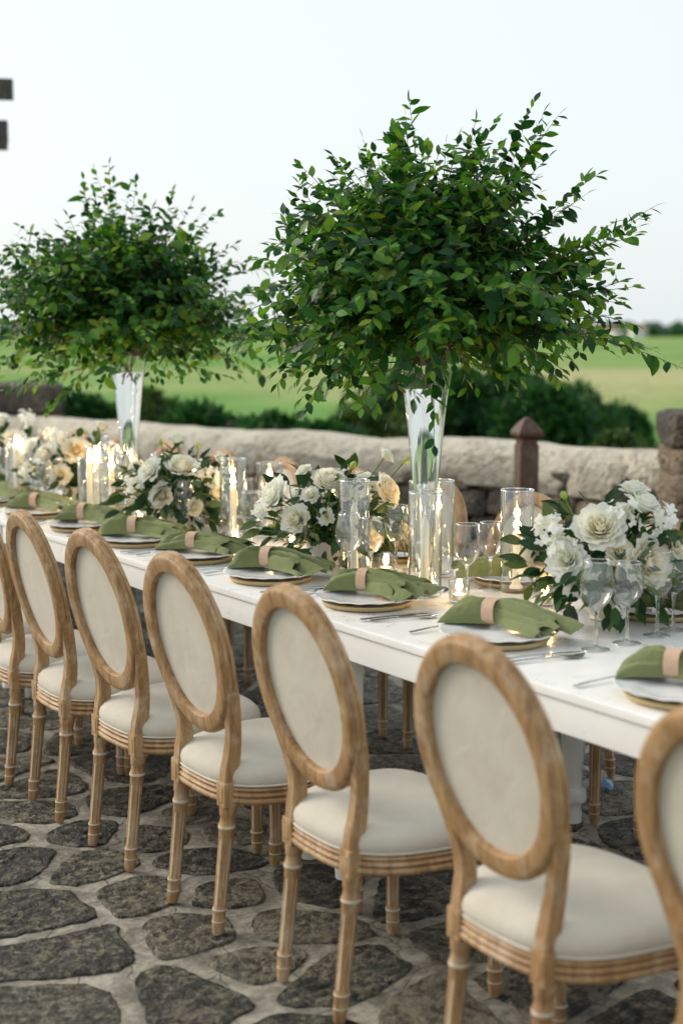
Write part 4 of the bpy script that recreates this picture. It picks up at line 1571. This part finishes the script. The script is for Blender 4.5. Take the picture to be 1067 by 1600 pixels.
def bouquet(x, y, label, seed, flowers, nleaf=235, rad=(.235, .20), bowl=.075):
    """flowers: (kind, right, up, radius) seen from the chairs; the bouquet is built round and filled behind as well"""
    rr = random.Random(seed)
    root = empty('flower_arrangement', (x, y, TZ + .001))
    tag(root, label, 'flowers', 'cream rose bouquets along the table')
    m_ = MB()
    b = bowl
    m_.lathe([(0, 0), (b * .55, 0), (b * .6, .004), (b * .55, .012), (b * .75, .03), (b, .06), (b * 1.04, .085), (b * 1.0, .086), (b * .9, .06), (0, .05)], 40)
    kid('bowl', m_.mesh('bowl', BOWL, sharp=50), root)
    C = Vector((0, 0, .14))
    st = MB()
    items = []
    for kind, a, h, r_ in flowers:
        q = (a / rad[0]) ** 2 * .8 + ((h - .14) / (rad[1] + .03)) ** 2 * .8
        dep = rad[0] * .74 * math.sqrt(max(.03, 1 - min(q, 1)))
        items.append((kind, Vector((0, 0, h)) + RIGHT * a - VIEW * dep, r_))
    for k in range(8):          # far side
        a = rr.uniform(-.2, .2); h = rr.uniform(.12, .30)
        items.append((rr.choice(['cream', 'white', 'cluster', 'peach']), Vector((0, 0, h)) + RIGHT * a + VIEW * rr.uniform(.08, .18), rr.uniform(.035, .05)))
    for kind, p, r_ in items:
        d = (p - C).normalized() + rdir(rr) * .25
        if kind != 'bud': d += Vector((0, 0, .15))
        d.normalize()
        base = Vector((rr.uniform(-.03, .03), rr.uniform(-.03, .03), .055))
        st.tube([base, base.lerp(p, .5) + Vector((0, 0, .02)), p - d * r_ * .3], [.0028, .0026, .002], 6)
        q = d.to_track_quat('Z', 'Y') @ Euler((0, 0, rr.uniform(0, 6))).to_quaternion()
        if kind == 'cluster': me = rr.choice(CLUS); s = r_ / .055
        elif kind == 'bud': me = BUD; s = r_ / .012
        else: me = rr.choice(ROSES[kind]); s = r_ / .058
        o = kid({'cluster': 'blossom_cluster', 'bud': 'bud'}.get(kind, 'ranunculus' if kind == 'white' else 'rose'), me, root, loc=p, scale=s)
        o.rotation_mode = 'QUATERNION'
        o.rotation_quaternion = q
        if kind in ('cream', 'peach', 'white') and r_ > .03:
            for e in range(3):       # sepals
                sd = (Matrix.Rotation(e * 2.1 + rr.random(), 3, d) @ d.orthogonal().normalized())
                l = kid('leaf', LMB, root)
                l.matrix_local = leaf_matrix(p - d * r_ * .35, (sd + d * rr.uniform(-.2, .5)), d, r_ * .9)
    # leaves through the volume, and a skirt over the bowl
    n = 0
    while n < nleaf:
        d = rdir(rr)
        if d.z < -.35: continue
        t = rr.uniform(.5, 1.08)
        p = C + Vector((d.x * rad[0] * t, d.y * rad[0] * t, d.z * rad[1] * t * .85))
        if p.z < .035: continue
        dd = d + rdir(rr) * .7 + Vector((0, 0, -.25))
        l = kid('leaf', LMB, root)
        l.matrix_local = leaf_matrix(p, dd, Vector((0, 0, 1)) + rdir(rr) * .8 + d * .4, rr.uniform(.045, .085), rr.gauss(0, .4))
        if n % 3 == 0:
            base = Vector((rr.uniform(-.03, .03), rr.uniform(-.03, .03), .06))
            st.tube([base, base.lerp(p, .6) + Vector((0, 0, .015)), p], [.002, .0018, .0012], 5)
        n += 1
    for k in range(46):
        a = rr.uniform(0, 2 * PI)
        r1 = rr.uniform(.09, .22)
        p = Vector((r1 * math.cos(a), r1 * math.sin(a), max(.02, .11 - r1 * .4 + rr.uniform(-.015, .02))))
        dd = Vector((math.cos(a), math.sin(a), rr.uniform(-.9, -.1))) + rdir(rr) * .4
        l = kid('leaf', LMB, root)
        l.matrix_local = leaf_matrix(p, dd, Vector((0, 0, 1)) + rdir(rr) * .4, rr.uniform(.04, .07))
        l.location.z = max(l.location.z, .05)
    # dense greens at the heart hide the bowl's inside
    mm = MB()
    lv = [Vector(v) for v in LVB]
    for k in range(260):
        d = rdir(rr)
        if d.z < -.3: d.z = -d.z
        p = Vector((0, 0, .12)) + Vector((d.x, d.y, d.z * .8)) * rr.uniform(.03, .13)
        m = leaf_matrix(p, d + rdir(rr), Vector((0, 0, 1)) + rdir(rr), rr.uniform(.035, .06))
        mm.add([m @ v for v in lv], LFB)
    tag(kid('greenery', mm.mesh('greenery', LEAFB, True, 0), root), kind='stuff')
    kid('stems', st.mesh('stems', STEM, True, 0), root)
    return root

bouquet(2.622, 4.055, 'middle cream rose bouquet with a peach rose between the two tall vases', 51,
        [('cream', .0, .300, .058), ('peach', .19, .262, .056), ('cream', -.11, .175, .050), ('white', -.185, .250, .058), ('peach', .145, .125, .052), ('white', -.01, .185, .026), ('white', -.085, .330, .026),
         ('cream', .045, .265, .034), ('white', .19, .372, .030), ('peach', .255, .115, .036), ('cluster', .10, .26, .05), ('bud', .07, .335, .012), ('bud', .245, .345, .010), ('white', -.06, .255, .03), ('cluster', -.22, .19, .04)])
bouquet(2.745, 2.855, 'large cream and peach rose bouquet beside the lit glass cylinder', 52,
        [('cream', -.05, .275, .066), ('peach', .075, .185, .066), ('white', -.135, .19, .052), ('white', .07, .335, .046), ('peach', .165, .215, .052), ('cluster', -.17, .265, .055), ('cluster', -.145, .225, .055), ('white', -.10, .14, .048), ('cluster', .01, .30, .055),
         ('cluster', .11, .29, .055), ('white', .05, .37, .036), ('cluster', .0, .06, .03), ('bud', -.13, .34, .010), ('cream', .23, .26, .05), ('cream', .26, .15, .05), ('peach', .0, .21, .04)], nleaf=250, rad=(.25, .21))
b3 = bouquet(2.555, 5.04, 'cream rose bouquet with one tall ranunculus above it near the fifth chair', 53,
        [('cream', .03, .275, .060), ('white', .01, .372, .036), ('cream', -.045, .165, .050), ('white', -.09, .26, .05), ('cluster', .10, .25, .05), ('cluster', .15, .22, .05), ('cream', .16, .17, .04), ('bud', .09, .33, .011), ('bud', -.05, .35, .010), ('white', .18, .29, .035), ('cluster', -.15, .2, .05), ('cream', .08, .12, .035)])
bouquet(2.60, 6.12, 'peach toned bouquet behind the vase of the compact branch dome', 54,
        [('peach', .02, .26, .06), ('cream', -.12, .24, .056), ('white', -.2, .27, .05), ('peach', .12, .19, .05), ('cluster', -.06, .3, .05), ('cluster', .17, .25, .05), ('white', .12, .36, .034), ('cream', -.05, .15, .05), ('cluster', -.2, .16, .05)], nleaf=110)
bouquet(2.62, 7.15, 'tall white bouquet by the broad grey pillar', 55,
        [('white', .02, .34, .05), ('white', -.1, .30, .055), ('cream', .1, .24, .06), ('peach', -.03, .18, .058), ('cluster', .14, .34, .055), ('cluster', -.17, .36, .055), ('cluster', .18, .2, .05), ('bud', -.05, .42, .012), ('cream', -.16, .2, .05)], nleaf=110)
